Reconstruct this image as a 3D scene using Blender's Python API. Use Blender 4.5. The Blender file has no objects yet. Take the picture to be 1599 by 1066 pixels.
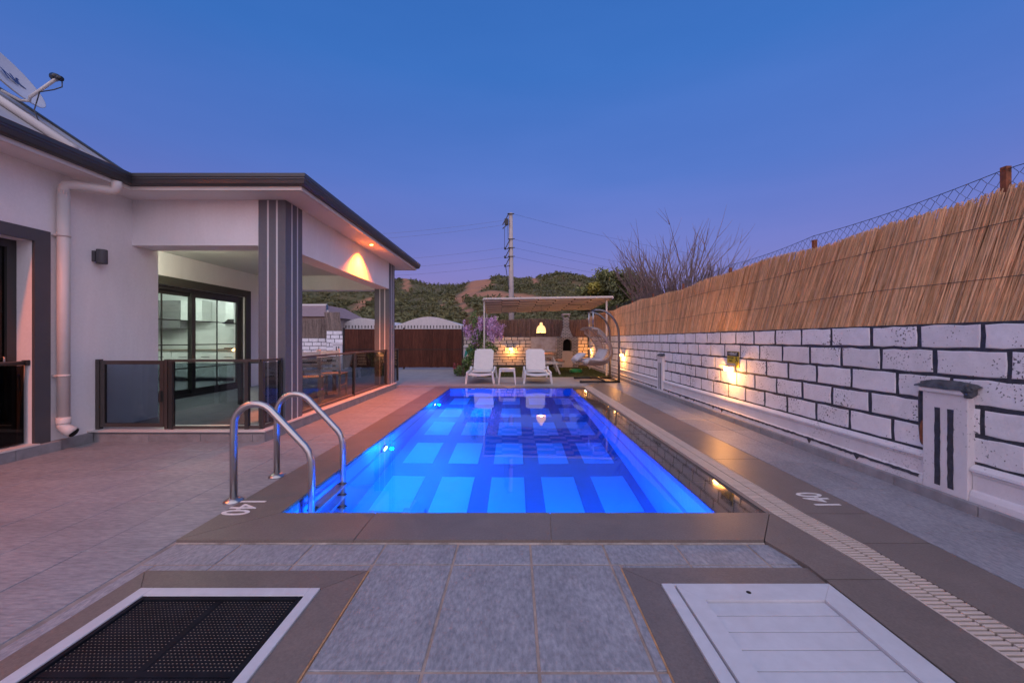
import bpy, bmesh, math, random
import numpy as np
from mathutils import Vector, Matrix, noise as mnoise
R = random.Random(11)
rad = math.radians
S = bpy.context.scene
COL = S.collection
F = 622.0; H = 1.2           # focal length in photo pixels, eye height
VX, VY = 805.0, 530.0

# ------------------------------------------------------------------ camera
cam = bpy.data.cameras.new('camera'); camo = bpy.data.objects.new('camera', cam); COL.objects.link(camo)
camo.location = (0, 0, H); camo.rotation_euler = (rad(90), 0, 0)
cam.sensor_width = 36; cam.lens = 36*F/1599.0
cam.shift_x = -(VX-799.5)/1599; cam.shift_y = -(533-VY)/1599
cam.clip_end = 3000; cam.clip_start = .05
S.camera = camo

# ------------------------------------------------------------------ world, sun, exposure
SUN_EL, SUN_AZ = 3.0, 205.0        # sun just above the horizon behind the camera
w = bpy.data.worlds.new('World'); S.world = w; w.use_nodes = True
nt = w.node_tree; nt.nodes.clear()
wo = nt.nodes.new('ShaderNodeOutputWorld'); bg = nt.nodes.new('ShaderNodeBackground')
sky = nt.nodes.new('ShaderNodeTexSky'); sky.sky_type = 'NISHITA'; sky.sun_disc = False
sky.sun_elevation = rad(SUN_EL); sky.sun_rotation = rad(SUN_AZ)
sky.air_density = 1.0; sky.dust_density = 1.5; sky.ozone_density = 4.0
geo = nt.nodes.new('ShaderNodeTexCoord'); sep = nt.nodes.new('ShaderNodeSeparateXYZ')
nt.links.new(geo.outputs['Generated'], sep.inputs[0])
rp = nt.nodes.new('ShaderNodeValToRGB'); nt.links.new(sep.outputs['Z'], rp.inputs[0])
e = rp.color_ramp.elements
e[0].position = 0.0; e[0].color = (0.1557, 0.08722, 0.2003, 1)
e[1].position = 1.0; e[1].color = (0.00712, 0.0534, 0.2047, 1)
for p, c in ((.08, (0.1264, 0.08366, 0.2296, 1)), (.20, (0.08188, 0.0801, 0.2599, 1)), (.36, (0.04094, 0.08277, 0.2759, 1)), (.55, (0.01602, 0.07832, 0.267, 1)), (.75, (0.00979, 0.06764, 0.2403, 1))):
    q = e.new(p); q.color = c
mx = nt.nodes.new('ShaderNodeMix'); mx.data_type = 'RGBA'; mx.blend_type = 'ADD'
mx.inputs['Factor'].default_value = 1.0
sc_ = nt.nodes.new('ShaderNodeMix'); sc_.data_type = 'RGBA'; sc_.blend_type = 'MULTIPLY'; sc_.inputs['Factor'].default_value = 1
nt.links.new(sky.outputs[0], sc_.inputs[6]); sc_.inputs[7].default_value = (.097, .052, .056, 1)   # Nishita at about 0.1
nt.links.new(rp.outputs[0], mx.inputs[6]); nt.links.new(sc_.outputs[2], mx.inputs[7])
cn = nt.nodes.new('ShaderNodeTexNoise'); cm = nt.nodes.new('ShaderNodeMapping'); cm.inputs['Scale'].default_value = (1.2, 1.2, 5)
nt.links.new(geo.outputs['Generated'], cm.inputs[0]); nt.links.new(cm.outputs[0], cn.inputs['Vector']); cn.inputs['Scale'].default_value = 1.6; cn.inputs['Detail'].default_value = 5
cr_ = nt.nodes.new('ShaderNodeValToRGB'); nt.links.new(cn.outputs[0], cr_.inputs[0])       # thin high haze, barely visible
cr_.color_ramp.elements[0].position = .35; cr_.color_ramp.elements[0].color = (.93, .96, .97, 1); cr_.color_ramp.elements[1].position = .7; cr_.color_ramp.elements[1].color = (1.10, 1.03, 1.02, 1)
cx2 = nt.nodes.new('ShaderNodeMix'); cx2.data_type = 'RGBA'; cx2.blend_type = 'MULTIPLY'; cx2.inputs['Factor'].default_value = 1
nt.links.new(mx.outputs[2], cx2.inputs[6]); nt.links.new(cr_.outputs[0], cx2.inputs[7])
nt.links.new(cx2.outputs[2], bg.inputs[0]); bg.inputs[1].default_value = 1.0
nt.links.new(bg.outputs[0], wo.inputs[0])
sl = bpy.data.lights.new('sun', 'SUN'); slo = bpy.data.objects.new('sun', sl); COL.objects.link(slo)
sl.energy = 1.5; sl.angle = rad(125); sl.color = (1, .85, .79)
slo.rotation_euler = (rad(52), 0, rad(2))
vs = S.view_settings; vs.view_transform = 'Standard'; vs.look = 'None'; vs.exposure = 0.72; vs.gamma = 1
cy = S.cycles
cy.caustics_refractive = False; cy.caustics_reflective = False
cy.use_denoising = True; cy.max_bounces = 10; cy.transparent_max_bounces = 16
cy.diffuse_bounces = 4; cy.glossy_bounces = 4; cy.transmission_bounces = 8; cy.sample_clamp_indirect = 6

# ------------------------------------------------------------------ materials
MATS = {}
def mat(name, col, rough=.6, var=.12, scale=6.0, bump=0.0, bscale=40.0, metal=0.0, spec=.5, obj_var=0.0, col2=None, stretch=None, pits=0.0, detail=5, attr=None, stain=None):
    m = bpy.data.materials.new(name); m.use_nodes = True; N = m.node_tree; L = N.links
    b = N.nodes['Principled BSDF']
    b.inputs['Roughness'].default_value = rough; b.inputs['Metallic'].default_value = metal
    b.inputs['Specular IOR Level'].default_value = spec
    g = N.nodes.new('ShaderNodeNewGeometry'); mp = N.nodes.new('ShaderNodeMapping')
    L.new(g.outputs['Position'], mp.inputs[0])
    if stretch: mp.inputs['Scale'].default_value = stretch
    n = N.nodes.new('ShaderNodeTexNoise'); n.inputs['Scale'].default_value = scale; n.inputs['Detail'].default_value = detail; n.inputs['Roughness'].default_value = .62
    L.new(mp.outputs[0], n.inputs['Vector'])
    r = N.nodes.new('ShaderNodeValToRGB'); L.new(n.outputs[0], r.inputs[0])
    c1 = [max(0, c*(1-var)) for c in col]; c2 = [c*(1+var) for c in (col2 or col)]
    r.color_ramp.elements[0].position = .3; r.color_ramp.elements[0].color = (*c1, 1)
    r.color_ramp.elements[1].position = .7; r.color_ramp.elements[1].color = (*c2, 1)
    out = r.outputs[0]
    if obj_var or attr:
        mm = N.nodes.new('ShaderNodeMix'); mm.data_type = 'RGBA'; mm.blend_type = 'MULTIPLY'; mm.inputs['Factor'].default_value = 1
        mr = N.nodes.new('ShaderNodeMapRange')
        if attr:
            a = N.nodes.new('ShaderNodeAttribute'); a.attribute_name = attr; L.new(a.outputs['Fac'], mr.inputs[0]); ov = obj_var or .4
        else:
            a = N.nodes.new('ShaderNodeObjectInfo'); L.new(a.outputs['Random'], mr.inputs[0]); ov = obj_var
        mr.inputs[3].default_value = 1-ov; mr.inputs[4].default_value = 1+ov
        L.new(out, mm.inputs[6]); L.new(mr.outputs[0], mm.inputs[7]); out = mm.outputs[2]
    if stain:       # broad dirt and water marks: (scale, amount, stretch)
        mp2 = N.nodes.new('ShaderNodeMapping'); L.new(g.outputs['Position'], mp2.inputs[0]); mp2.inputs['Scale'].default_value = stain[2]
        n5 = N.nodes.new('ShaderNodeTexNoise'); n5.inputs['Scale'].default_value = stain[0]; n5.inputs['Detail'].default_value = 7; n5.inputs['Roughness'].default_value = .7; n5.inputs['Distortion'].default_value = .6
        L.new(mp2.outputs[0], n5.inputs['Vector'])
        mr5 = N.nodes.new('ShaderNodeMapRange'); L.new(n5.outputs[0], mr5.inputs[0]); mr5.inputs[1].default_value = .32; mr5.inputs[2].default_value = .68; mr5.inputs[3].default_value = 1-stain[1]; mr5.inputs[4].default_value = 1+stain[1]*.5
        ms = N.nodes.new('ShaderNodeMix'); ms.data_type = 'RGBA'; ms.blend_type = 'MULTIPLY'; ms.inputs['Factor'].default_value = 1
        L.new(out, ms.inputs[6]); L.new(mr5.outputs[0], ms.inputs[7]); out = ms.outputs[2]
    if pits:
        n3 = N.nodes.new('ShaderNodeTexNoise'); n3.inputs['Scale'].default_value = 55; n3.inputs['Detail'].default_value = 4
        L.new(g.outputs['Position'], n3.inputs['Vector'])
        n4 = N.nodes.new('ShaderNodeTexNoise'); n4.inputs['Scale'].default_value = 3.2; L.new(g.outputs['Position'], n4.inputs['Vector'])
        ad = N.nodes.new('ShaderNodeMath'); ad.operation = 'MULTIPLY_ADD'; L.new(n4.outputs[0], ad.inputs[0]); ad.inputs[1].default_value = .45; L.new(n3.outputs[0], ad.inputs[2])
        r3 = N.nodes.new('ShaderNodeValToRGB'); L.new(ad.outputs[0], r3.inputs[0])
        r3.color_ramp.elements[0].position = .875; r3.color_ramp.elements[0].color = (0, 0, 0, 1)
        r3.color_ramp.elements[1].position = .93; r3.color_ramp.elements[1].color = (pits, pits, pits, 1)
        mk = N.nodes.new('ShaderNodeMix'); mk.data_type = 'RGBA'; L.new(r3.outputs[0], mk.inputs[0]); L.new(out, mk.inputs[6]); mk.inputs[7].default_value = (.03, .03, .04, 1)
        out = mk.outputs[2]
    L.new(out, b.inputs['Base Color'])
    if bump:
        n2 = N.nodes.new('ShaderNodeTexNoise'); n2.inputs['Scale'].default_value = bscale; n2.inputs['Detail'].default_value = 6
        L.new(mp.outputs[0], n2.inputs['Vector'])
        bp = N.nodes.new('ShaderNodeBump'); bp.inputs['Strength'].default_value = bump; bp.inputs['Distance'].default_value = .01
        L.new(n2.outputs[0], bp.inputs['Height']); L.new(bp.outputs[0], b.inputs['Normal'])
    MATS[name] = m; return m
def emit(name, col, strength):
    m = bpy.data.materials.new(name); m.use_nodes = True; b = m.node_tree.nodes['Principled BSDF']
    b.inputs['Base Color'].default_value = (*col, 1); b.inputs['Emission Color'].default_value = (*col, 1); b.inputs['Emission Strength'].default_value = strength
    MATS[name] = m; return m
def thin_glass(name, tint, refl=.5, rough=.02):
    m = bpy.data.materials.new(name); m.use_nodes = True; N = m.node_tree; N.nodes.remove(N.nodes['Principled BSDF'])
    o = N.nodes['Material Output']; t = N.nodes.new('ShaderNodeBsdfTransparent'); t.inputs[0].default_value = (*tint, 1)
    g = N.nodes.new('ShaderNodeBsdfGlossy'); g.inputs['Roughness'].default_value = rough
    ge = N.nodes.new('ShaderNodeNewGeometry'); dt = N.nodes.new('ShaderNodeVectorMath'); dt.operation = 'DOT_PRODUCT'
    N.links.new(ge.outputs['Incoming'], dt.inputs[0]); N.links.new(ge.outputs['Normal'], dt.inputs[1])
    def mth(op, a, b_):
        q = N.nodes.new('ShaderNodeMath'); q.operation = op
        for i_, z_ in enumerate((a, b_)):
            if z_ is None: continue
            if isinstance(z_, (int, float)): q.inputs[i_].default_value = z_
            else: N.links.new(z_, q.inputs[i_])
        return q.outputs[0]
    co = mth('SUBTRACT', 1.0, mth('ABSOLUTE', dt.outputs['Value'], None))      # Schlick reflectance, the same from both sides of the pane
    class k: outputs = [mth('MULTIPLY', mth('ADD', mth('MULTIPLY', mth('POWER', co, 5.0), .96), .04), refl*2)]
    x = N.nodes.new('ShaderNodeMixShader'); N.links.new(k.outputs[0], x.inputs[0]); N.links.new(t.outputs[0], x.inputs[1]); N.links.new(g.outputs[0], x.inputs[2])
    N.links.new(x.outputs[0], o.inputs[0]); MATS[name] = m; return m

mat('tile', (.238, .246, .28), .5, .24, 60, .35, 90, obj_var=.06, col2=(.29, .288, .315), detail=10, stretch=(1, .45, 1), stain=(3.5, .22, (1, .5, 1)))
mat('tile_left', (.228, .24, .272), .48, .22, 40, .3, 70, obj_var=.03, col2=(.28, .282, .305), stretch=(.35, 1.6, 1), detail=10, stain=(2.2, .18, (.5, 1.6, 1)))
mat('grout_left', (.235, .21, .20), .9, .25, 12)
mat('sealant', (.40, .22, .11), .8, .35, 20)
mat('pale_sealant', (.36, .32, .30), .8, .5, 9)
mat('grout', (.33, .25, .21), .9, .25, 12)
mat('brown', (.165, .135, .12), .42, .18, 90, .12, 120, obj_var=.05, detail=8, stain=(2.6, .16, (1, 1, 1)))
mat('wet_brown', (.045, .038, .035), .05, .3, 3, .02, 9, spec=.8)
mat('white_wall', (.82, .80, .82), .8, .03, 30, .12, 110, stain=(1.1, .07, (1.5, 1.5, .35)))
mat('white_soffit', (.76, .74, .74), .7, .03, 2)
mat('ceiling_white', (.62, .63, .60), .8, .03, 2)
mat('gutter', (.04, .041, .046), .38, .15, 4, spec=.6)
mat('column_grey', (.13, .135, .16), .62, .06, 30, .08, 90, stain=(1.5, .1, (2, 2, .4)))
mat('surround_grey', (.075, .072, .08), .6, .08, 3, .05, 80)
mat('stripe_white', (.62, .62, .64), .6, .03)
mat('white_pvc', (.66, .62, .60), .4, .05, 3)
mat('roof_grey', (.36, .35, .37), .5, .10, 2, .05, 20)
mat('block_white', (.80, .79, .83), .75, .05, 12, .5, 55, obj_var=.05, pits=.9, stain=(2.4, .13, (1, 1, 1)))
mat('block_tan', (.55, .46, .40), .75, .10, 5, .3, 40, obj_var=.08)
mat('charcoal', (.042, .045, .058), .8, .45, 22, .4, 60, stain=(5, .3, (1, 1, 1)))
mat('plinth_white', (.70, .68, .71), .75, .08, 4, .25, 40, pits=.35)
mat('skirting', (.26, .255, .27), .6, .2, 8, .2, 50, obj_var=.1)
mat('pillar_cap', (.07, .075, .085), .8, .5, 16, .5, 40)
mat('rust', (.22, .07, .03), .85, .5, 20, .3, 60)
mat('reed', (.74, .46, .265), .75, .12, 14, .1, 90, attr='rnd', obj_var=.30, stain=(1.3, .16, (1, 1, .5)))
mat('reed_grey', (.27, .21, .18), .8, .2, 14, attr='rnd', obj_var=.35)
mat('reed_in_shadow', (.20, .115, .09), .8, .2, 14, attr='rnd', obj_var=.35)  # back screen's shadow put into a darker reed colour
mat('reed_back', (.50, .30, .165), .9, .3, 9)
mat('wire', (.09, .09, .09), .5, .2, metal=.7)
mat('steel', (.46, .45, .45), .30, .04, 3, metal=1.0)
mat('steel_dark', (.20, .19, .19), .32, .1, 3, metal=.9)
mat('aluminium_brown', (.10, .085, .078), .35, .08, 3, metal=.5)
mat('aluminium_dark', (.035, .034, .033), .4, .08, 3, spec=.5)
mat('surround_olive', (.055, .052, .042), .6, .08, 3)
mat('black_grate', (.007, .009, .014), .6, .4, 8, spec=.12)
mat('dark_void', (.006, .006, .007), .9, .2)
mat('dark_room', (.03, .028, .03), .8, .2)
mat('hatch_white', (.53, .54, .59), .4, .04, 20, .03, 60, stain=(3, .1, (1, 1, 1)))
mat('grate_cream', (.54, .45, .39), .5, .06, 12, obj_var=.05)
mat('marking_white', (.68, .66, .65), .7, .15, 40)
mat('plastic_white', (.70, .68, .70), .38, .03, 3)
mat('cushion_white', (.66, .61, .60), .8, .05, 9, .1, 60)
mat('gate_wood', (.095, .030, .018), .6, .35, 5, .2, 30, obj_var=.2, stretch=(6, 6, .6), spec=.2)
mat('gate_metal', (.02, .014, .012), .5, .2)
mat('wood_top', (.26, .12, .06), .5, .25, 8, stretch=(1, 8, 1))
mat('white_wood', (.60, .56, .52), .6, .08, 6)
mat('concrete_pole', (.42, .37, .36), .85, .1, 3, .2, 20)
mat('pole_iron', (.03, .03, .035), .6, .2)
mat('cloth_shaded', (.11, .065, .055), .85, .15, 8)  # shaded tone of the pergola weave, put into the colour
mat('cloth_lit', (.80, .68, .64), .8, .08, 8, .05, 80)  # lit tone of the same weave
mat('pergola_frame', (.55, .50, .47), .6, .05)
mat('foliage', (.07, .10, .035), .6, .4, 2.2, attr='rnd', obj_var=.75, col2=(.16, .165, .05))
mat('foliage_yellow', (.30, .27, .05), .6, .3, 3, attr='rnd', obj_var=.5)
mat('leaf_bush', (.13, .20, .05), .6, .35, 6, attr='rnd', obj_var=.6)
mat('wisteria', (.68, .43, .68), .7, .25, 9, attr='rnd', obj_var=.5)
mat('red_flower', (.35, .05, .06), .6, .2)
mat('bark', (.12, .085, .07), .85, .3, 12, .3, 30)
mat('bark_pale', (.20, .14, .13), .85, .25, 8)
mat('turf', (.075, .085, .022), .9, .25, 3, attr='rnd', obj_var=.4)
mat('turf_base', (.06, .065, .02), .95, .3, 5)
mat('paving_far', (.30, .285, .30), .7, .15, 3, .1, 30)
mat('earth', (.16, .12, .085), .95, .3, .6, .3, 4)
mat('pool_light', (.22, .50, .85), .5, .03, 5)
mat('pool_band', (.02, .16, .42), .5, .06, 5)
mat('pool_wall', (.10, .30, .75), .5, .06, 5)
mat('wicker', (.36, .29, .27), .65, .15, 18)
mat('wicker_cushion', (.50, .49, .53), .85, .08, 10)
mat('hose_green', (.0, .19, .05), .4, .1)
mat('tarp_green', (.02, .22, .12), .5, .3, 8)
mat('bbq_plaster', (.55, .42, .34), .8, .08, 4)
mat('stone_panel', (.48, .36, .31), .45, .3, 4, col2=(.42, .37, .36))
mat('kitchen_white', (.66, .68, .66), .4, .03)
mat('kitchen_grey', (.17, .17, .17), .3, .05)
mat('counter', (.22, .18, .14), .35, .1)
mat('appliance_black', (.015, .015, .016), .25, .1)
mat('greenhouse', (.58, .55, .56), .6, .05, 3)
mat('neighbour_roof', (.27, .19, .19), .7, .1, 2)
mat('neighbour_wall', (.36, .30, .28), .8, .08, 2)
mat('sign_yellow', (.70, .50, .03), .5, .05)
mat('sign_black', (.01, .01, .012), .5, .1)
mat('sign_white', (.7, .7, .7), .5, .03)
mat('dish', (.55, .56, .60), .4, .04, 3)
mat('dish_print', (.02, .04, .16), .5, .05)
mat('table_dark', (.035, .045, .04), .5, .1)
emit('lamp_warm', (1, .62, .25), 8)
emit('lamp_hot', (1, .60, .22), 6)
emit('lamp_orange', (1, .45, .12), 25)
emit('pool_lamp', (.35, .6, 1), 12)
emit('kitchen_lamp', (.9, 1, .9), 8)
emit('pendant_glow', (1, .60, .26), .85)
thin_glass('glass_clear', (.90, .94, .92), .5)
thin_glass('glass_tint', (.52, .57, .61), .5)
thin_glass('glass_dark', (.2, .2, .21), .5)
# water: one refracting sheet
m = bpy.data.materials.new('water'); m.use_nodes = True; b = m.node_tree.nodes['Principled BSDF']
b.inputs['Base Color'].default_value = (.95, .98, 1, 1); b.inputs['Roughness'].default_value = 0.0; b.inputs['IOR'].default_value = 1.333
b.inputs['Transmission Weight'].default_value = 1.0
N = m.node_tree; g = N.nodes.new('ShaderNodeNewGeometry'); n2 = N.nodes.new('ShaderNodeTexNoise'); n2.inputs['Scale'].default_value = 2.2; n2.inputs['Detail'].default_value = 2
N.links.new(g.outputs['Position'], n2.inputs['Vector']); bp = N.nodes.new('ShaderNodeBump'); bp.inputs['Strength'].default_value = .035; bp.inputs['Distance'].default_value = .02
N.links.new(n2.outputs[0], bp.inputs['Height']); N.links.new(bp.outputs[0], b.inputs['Normal']); MATS['water'] = m
# bbq brick (a few pixels each in the photograph)
m = bpy.data.materials.new('bbq_brick'); m.use_nodes = True; N = m.node_tree; b = N.nodes['Principled BSDF']
t = N.nodes.new('ShaderNodeTexCoord'); mp = N.nodes.new('ShaderNodeMapping'); N.links.new(t.outputs['Object'], mp.inputs[0]); mp.inputs['Rotation'].default_value = (rad(90), 0, 0)
br = N.nodes.new('ShaderNodeTexBrick'); N.links.new(mp.outputs[0], br.inputs[0]); br.inputs['Scale'].default_value = 1
br.inputs['Brick Width'].default_value = .16; br.inputs['Row Height'].default_value = .06; br.inputs['Mortar Size'].default_value = .012
br.inputs['Color1'].default_value = (.50, .42, .37, 1); br.inputs['Color2'].default_value = (.38, .32, .29, 1); br.inputs['Mortar'].default_value = (.10, .09, .09, 1)
N.links.new(br.outputs[0], b.inputs['Base Color']); b.inputs['Roughness'].default_value = .8; MATS['bbq_brick'] = m

# ------------------------------------------------------------------ helpers
def tag(o, label=None, cat=None, group=None, kind=None):
    if label: o['label'] = label
    if cat: o['category'] = cat
    if group: o['group'] = group
    if kind: o['kind'] = kind
    return o
def thing(name, label, cat, loc=(0, 0, 0), group=None, rz=0):
    o = bpy.data.objects.new(name, None); COL.objects.link(o); o.location = loc; o.rotation_euler.z = rz
    o.empty_display_size = .1
    o['org'] = loc if rz == 0 else (0, 0, 0)
    return tag(o, label, cat, group)
def org(p):
    while p.parent: p = p.parent
    return Vector(p.get('org', (0, 0, 0)))
def link(name, me, material, parent=None):
    o = bpy.data.objects.new(name, me); COL.objects.link(o)
    if material and not me.materials: me.materials.append(MATS[material])
    if parent: o.parent = parent
    return o
class MB:
    def __init__(s): s.v = []; s.f = []; s.a = []; s.sm = []
    def add(s, vs, fs, a=None, smooth=False):
        k = len(s.v); s.v += [tuple(p) for p in vs]; s.f += [tuple(i+k for i in f) for f in fs]
        s.a += [(.5 if a is None else a)]*len(vs); s.sm += [smooth]*len(fs); return s
    def box(s, x0, x1, y0, y1, z0, z1, a=None):
        return s.add([(x0,y0,z0),(x1,y0,z0),(x1,y1,z0),(x0,y1,z0),(x0,y0,z1),(x1,y0,z1),(x1,y1,z1),(x0,y1,z1)],
              [(3,2,1,0),(4,5,6,7),(0,1,5,4),(1,2,6,5),(2,3,7,6),(3,0,4,7)], a)
    def cbox(s, x0, x1, y0, y1, z0, z1, c=.01):     # box with chamfered edges
        bm = bmesh.new(); bmesh.ops.create_cube(bm, size=1)
        for v in bm.verts: v.co = Vector(((x0+x1)/2+v.co.x*(x1-x0), (y0+y1)/2+v.co.y*(y1-y0), (z0+z1)/2+v.co.z*(z1-z0)))
        bmesh.ops.bevel(bm, geom=bm.edges[:], offset=c, segments=2, affect='EDGES', profile=.6)
        return s.bm(bm)
    def bm(s, bm, M=None, smooth=False):
        bm.verts.index_update(); vs = [(M @ v.co if M else v.co) for v in bm.verts]
        s.add(vs, [[v.index for v in f.verts] for f in bm.faces], None, smooth); bm.free(); return s
    def bar(s, a, b, w, h, up=(0,0,1), c=None):
        a = Vector(a); b = Vector(b); d = (b-a).normalized(); u = Vector(up); x = d.cross(u)
        if x.length < 1e-5: x = d.cross(Vector((1,0,0)))
        x.normalize(); z = x.cross(d).normalized(); x = x*w/2; z = z*h/2
        vs = [a-x-z, a+x-z, a+x+z, a-x+z, b-x-z, b+x-z, b+x+z, b-x+z]
        return s.add(vs, [(0,1,2,3),(7,6,5,4),(1,0,4,5),(2,1,5,6),(3,2,6,7),(0,3,7,4)], c)
    def tube(s, pts, r, n=8, cap=True, a=None):
        P = [Vector(p) for p in pts]; rr = r if isinstance(r, (list, tuple)) else [r]*len(P)
        vs = []; pu = None
        for i, p in enumerate(P):
            d = (P[min(i+1, len(P)-1)]-P[max(i-1, 0)]).normalized()
            if pu is None:
                pu = d.cross(Vector((0,0,1)))
                if pu.length < 1e-3: pu = d.cross(Vector((1,0,0)))
            pu = (pu-d*pu.dot(d)).normalized(); q = d.cross(pu)
            for k in range(n):
                t = 2*math.pi*k/n; vs.append(p+(pu*math.cos(t)+q*math.sin(t))*rr[i])
        fs = []
        for i in range(len(P)-1):
            for k in range(n): fs.append((i*n+k, i*n+(k+1)%n, (i+1)*n+(k+1)%n, (i+1)*n+k))
        if cap: fs.append(tuple(range(n))[::-1]); fs.append(tuple(range((len(P)-1)*n, len(P)*n)))
        return s.add(vs, fs, a, n > 5)
    def lathe(s, prof, c, n=24, axis='z'):
        vs = []; m_ = len(prof)
        for k in range(n):
            t = 2*math.pi*k/n
            for r, z in prof: vs.append((c[0]+r*math.cos(t), c[1]+r*math.sin(t), c[2]+z))
        fs = []
        for k in range(n):
            for i in range(m_-1): fs.append((k*m_+i, ((k+1)%n)*m_+i, ((k+1)%n)*m_+i+1, k*m_+i+1))
        return s.add(vs, fs, None, True)
    def prism(s, poly, t, fn):      # poly 2-D, extruded over the pair t, fn(u,v,t) -> point
        n = len(poly); vs = [fn(u, v, t[0]) for u, v in poly]+[fn(u, v, t[1]) for u, v in poly]
        return s.add(vs, [tuple(range(n))[::-1], tuple(range(n, 2*n))]+[(i, (i+1)%n, n+(i+1)%n, n+i) for i in range(n)])
    def mesh(s, name, off=(0,0,0), attr=False):
        me = bpy.data.meshes.new(name); o = Vector(off)
        me.from_pydata([(p[0]-o.x, p[1]-o.y, p[2]-o.z) for p in s.v], [], s.f)
        if attr:
            at = me.attributes.new('rnd', 'FLOAT', 'POINT'); at.data.foreach_set('value', s.a)
        if any(s.sm): me.polygons.foreach_set('use_smooth', s.sm)
        bm = bmesh.new(); bm.from_mesh(me); 
        if len(s.f) < 3000: bmesh.ops.recalc_face_normals(bm, faces=bm.faces[:])
        bm.to_mesh(me); bm.free()
        if any(s.sm):
            me.update()
        return me
    def build(s, name, material, parent=None, attr=False):
        off = org(parent) if parent else (0,0,0)
        return link(name, s.mesh(name, off, attr), material, parent)
def struct(name, mb, material): return tag(mb.build(name, material), kind='structure')
def lone(name, mb, material, label, cat, group=None, attr=False):
    return tag(mb.build(name, material, attr=attr), label, cat, group)
def inst(name, me, loc, parent, material=None, rot=None, scale=None):
    o = bpy.data.objects.new(name, me); COL.objects.link(o)
    if material and not me.materials: me.materials.append(MATS[material])
    o.parent = parent; o.location = Vector(loc)-org(parent)
    if rot: o.rotation_euler = rot
    if scale: o.scale = scale
    return o
def leaves(mb, n, posfn, size, flat=.0, aspect=.5):
    for i in range(n):
        p = posfn()
        if p is None: continue
        p = Vector(p); d = Vector((R.gauss(0,1), R.gauss(0,1), R.gauss(0,1)*(1-flat))).normalized()
        u = d.orthogonal().normalized(); u.rotate(Matrix.Rotation(R.uniform(0, 6.28), 3, d)); v = d.cross(u)
        s_ = size*R.uniform(.6, 1.4)
        mb.add([p-u*s_, p+v*s_*aspect, p+u*s_, p-v*s_*aspect], [(0,1,2,3)], R.random())
    return mb
def light(name, kind, loc, energy, col, size=.05, rot=None, **k):
    l = bpy.data.lights.new(name, kind); l.energy = energy; l.color = col
    if kind in ('POINT', 'SPOT'): l.shadow_soft_size = size
    if kind == 'AREA': l.size = size
    for a, v in k.items(): setattr(l, a, v)
    o = bpy.data.objects.new(name, l); COL.objects.link(o); o.location = loc
    if rot: o.rotation_euler = rot
    return o
def text_mesh(txt, size, extrude=.002):
    cu = bpy.data.curves.new('lettering', 'FONT'); cu.body = txt; cu.size = size; cu.extrude = extrude; cu.align_x = 'CENTER'; cu.align_y = 'CENTER'
    cu.offset = size*.012; cu.resolution_u = 4
    o = bpy.data.objects.new('lettering', cu); COL.objects.link(o)
    bpy.context.view_layer.update()
    me = bpy.data.meshes.new_from_object(o.evaluated_get(bpy.context.evaluated_depsgraph_get()))
    bpy.data.objects.remove(o); me.materials.clear(); return me

# ================================================================== SETTING
# ground sheet with a hole round the pool
mb = MB()
X0, X1, Y0, Y1 = -2.0, 2.1, 2.4, 10.3; B = 900
zg = -.14
for (a, b_, c, d) in ((-B, X0, -60, B), (X1, B, -60, B), (X0, X1, -60, Y0), (X0, X1, Y1, B)):
    mb.add([(a,c,zg),(b_,c,zg),(b_,d,zg),(a,d,zg)], [(0,1,2,3)])
struct('ground', mb, 'earth')

PX0, PX1, PY0, PY1 = -1.63, 1.41, 2.764, 9.95     # water edges
CX0, CY0, CY1 = -2.035, 2.39, 10.28                # coping outer edges
# deck: grout bed + individual tiles
hatches = [(-1.95, -.78, .85, 2.10), (.567, 1.56, .85, 2.125)]
deck = bpy.data.objects.new('deck', None); COL.objects.link(deck); deck['org'] = (0,0,0); tag(deck, kind='structure')
bed = MB()
bed.box(CX0, 1.5, -1.0, CY0, -.13, -.0245); bed.box(2.45, 3.22, -1.0, 17.4, -.13, -.004)
bed.build('grout', 'grout', deck)
MB().box(-5.1, CX0, -1.0, 10.28, -.13, -.0245).build('grout', 'grout_left', deck)
def subtract(rects, h):
    out = []
    for (a, b_, c, d) in rects:
        x0, x1, y0, y1 = h
        if x1 <= a or x0 >= b_ or y1 <= c or y0 >= d: out.append((a,b_,c,d)); continue
        if x0 > a: out.append((a, x0, c, d))
        if x1 < b_: out.append((x1, b_, c, d))
        m0, m1 = max(a, x0), min(b_, x1)
        if y0 > c: out.append((m0, m1, c, y0))
        if y1 < d: out.append((m0, m1, y1, d))
    return out
tcache = {}
def tile_mesh(w_, d_, t=.03, c=.0025):
    k = (round(w_,3), round(d_,3), t)
    if k not in tcache:
        m_ = MB(); x, y = w_/2, d_/2
        m_.add([(-x,-y,-t),(x,-y,-t),(x,y,-t),(-x,y,-t),(-x,-y,-c),(x,-y,-c),(x,y,-c),(-x,y,-c),(-x+c,-y+c,0),(x-c,-y+c,0),(x-c,y-c,0),(-x+c,y-c,0)],
               [(0,1,5,4),(1,2,6,5),(2,3,7,6),(3,0,4,7),(4,5,9,8),(5,6,10,9),(6,7,11,10),(7,4,8,11),(8,9,10,11)])
        tcache[k] = m_.mesh('tile')
    return tcache[k].copy() if False else tcache[k]
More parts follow.
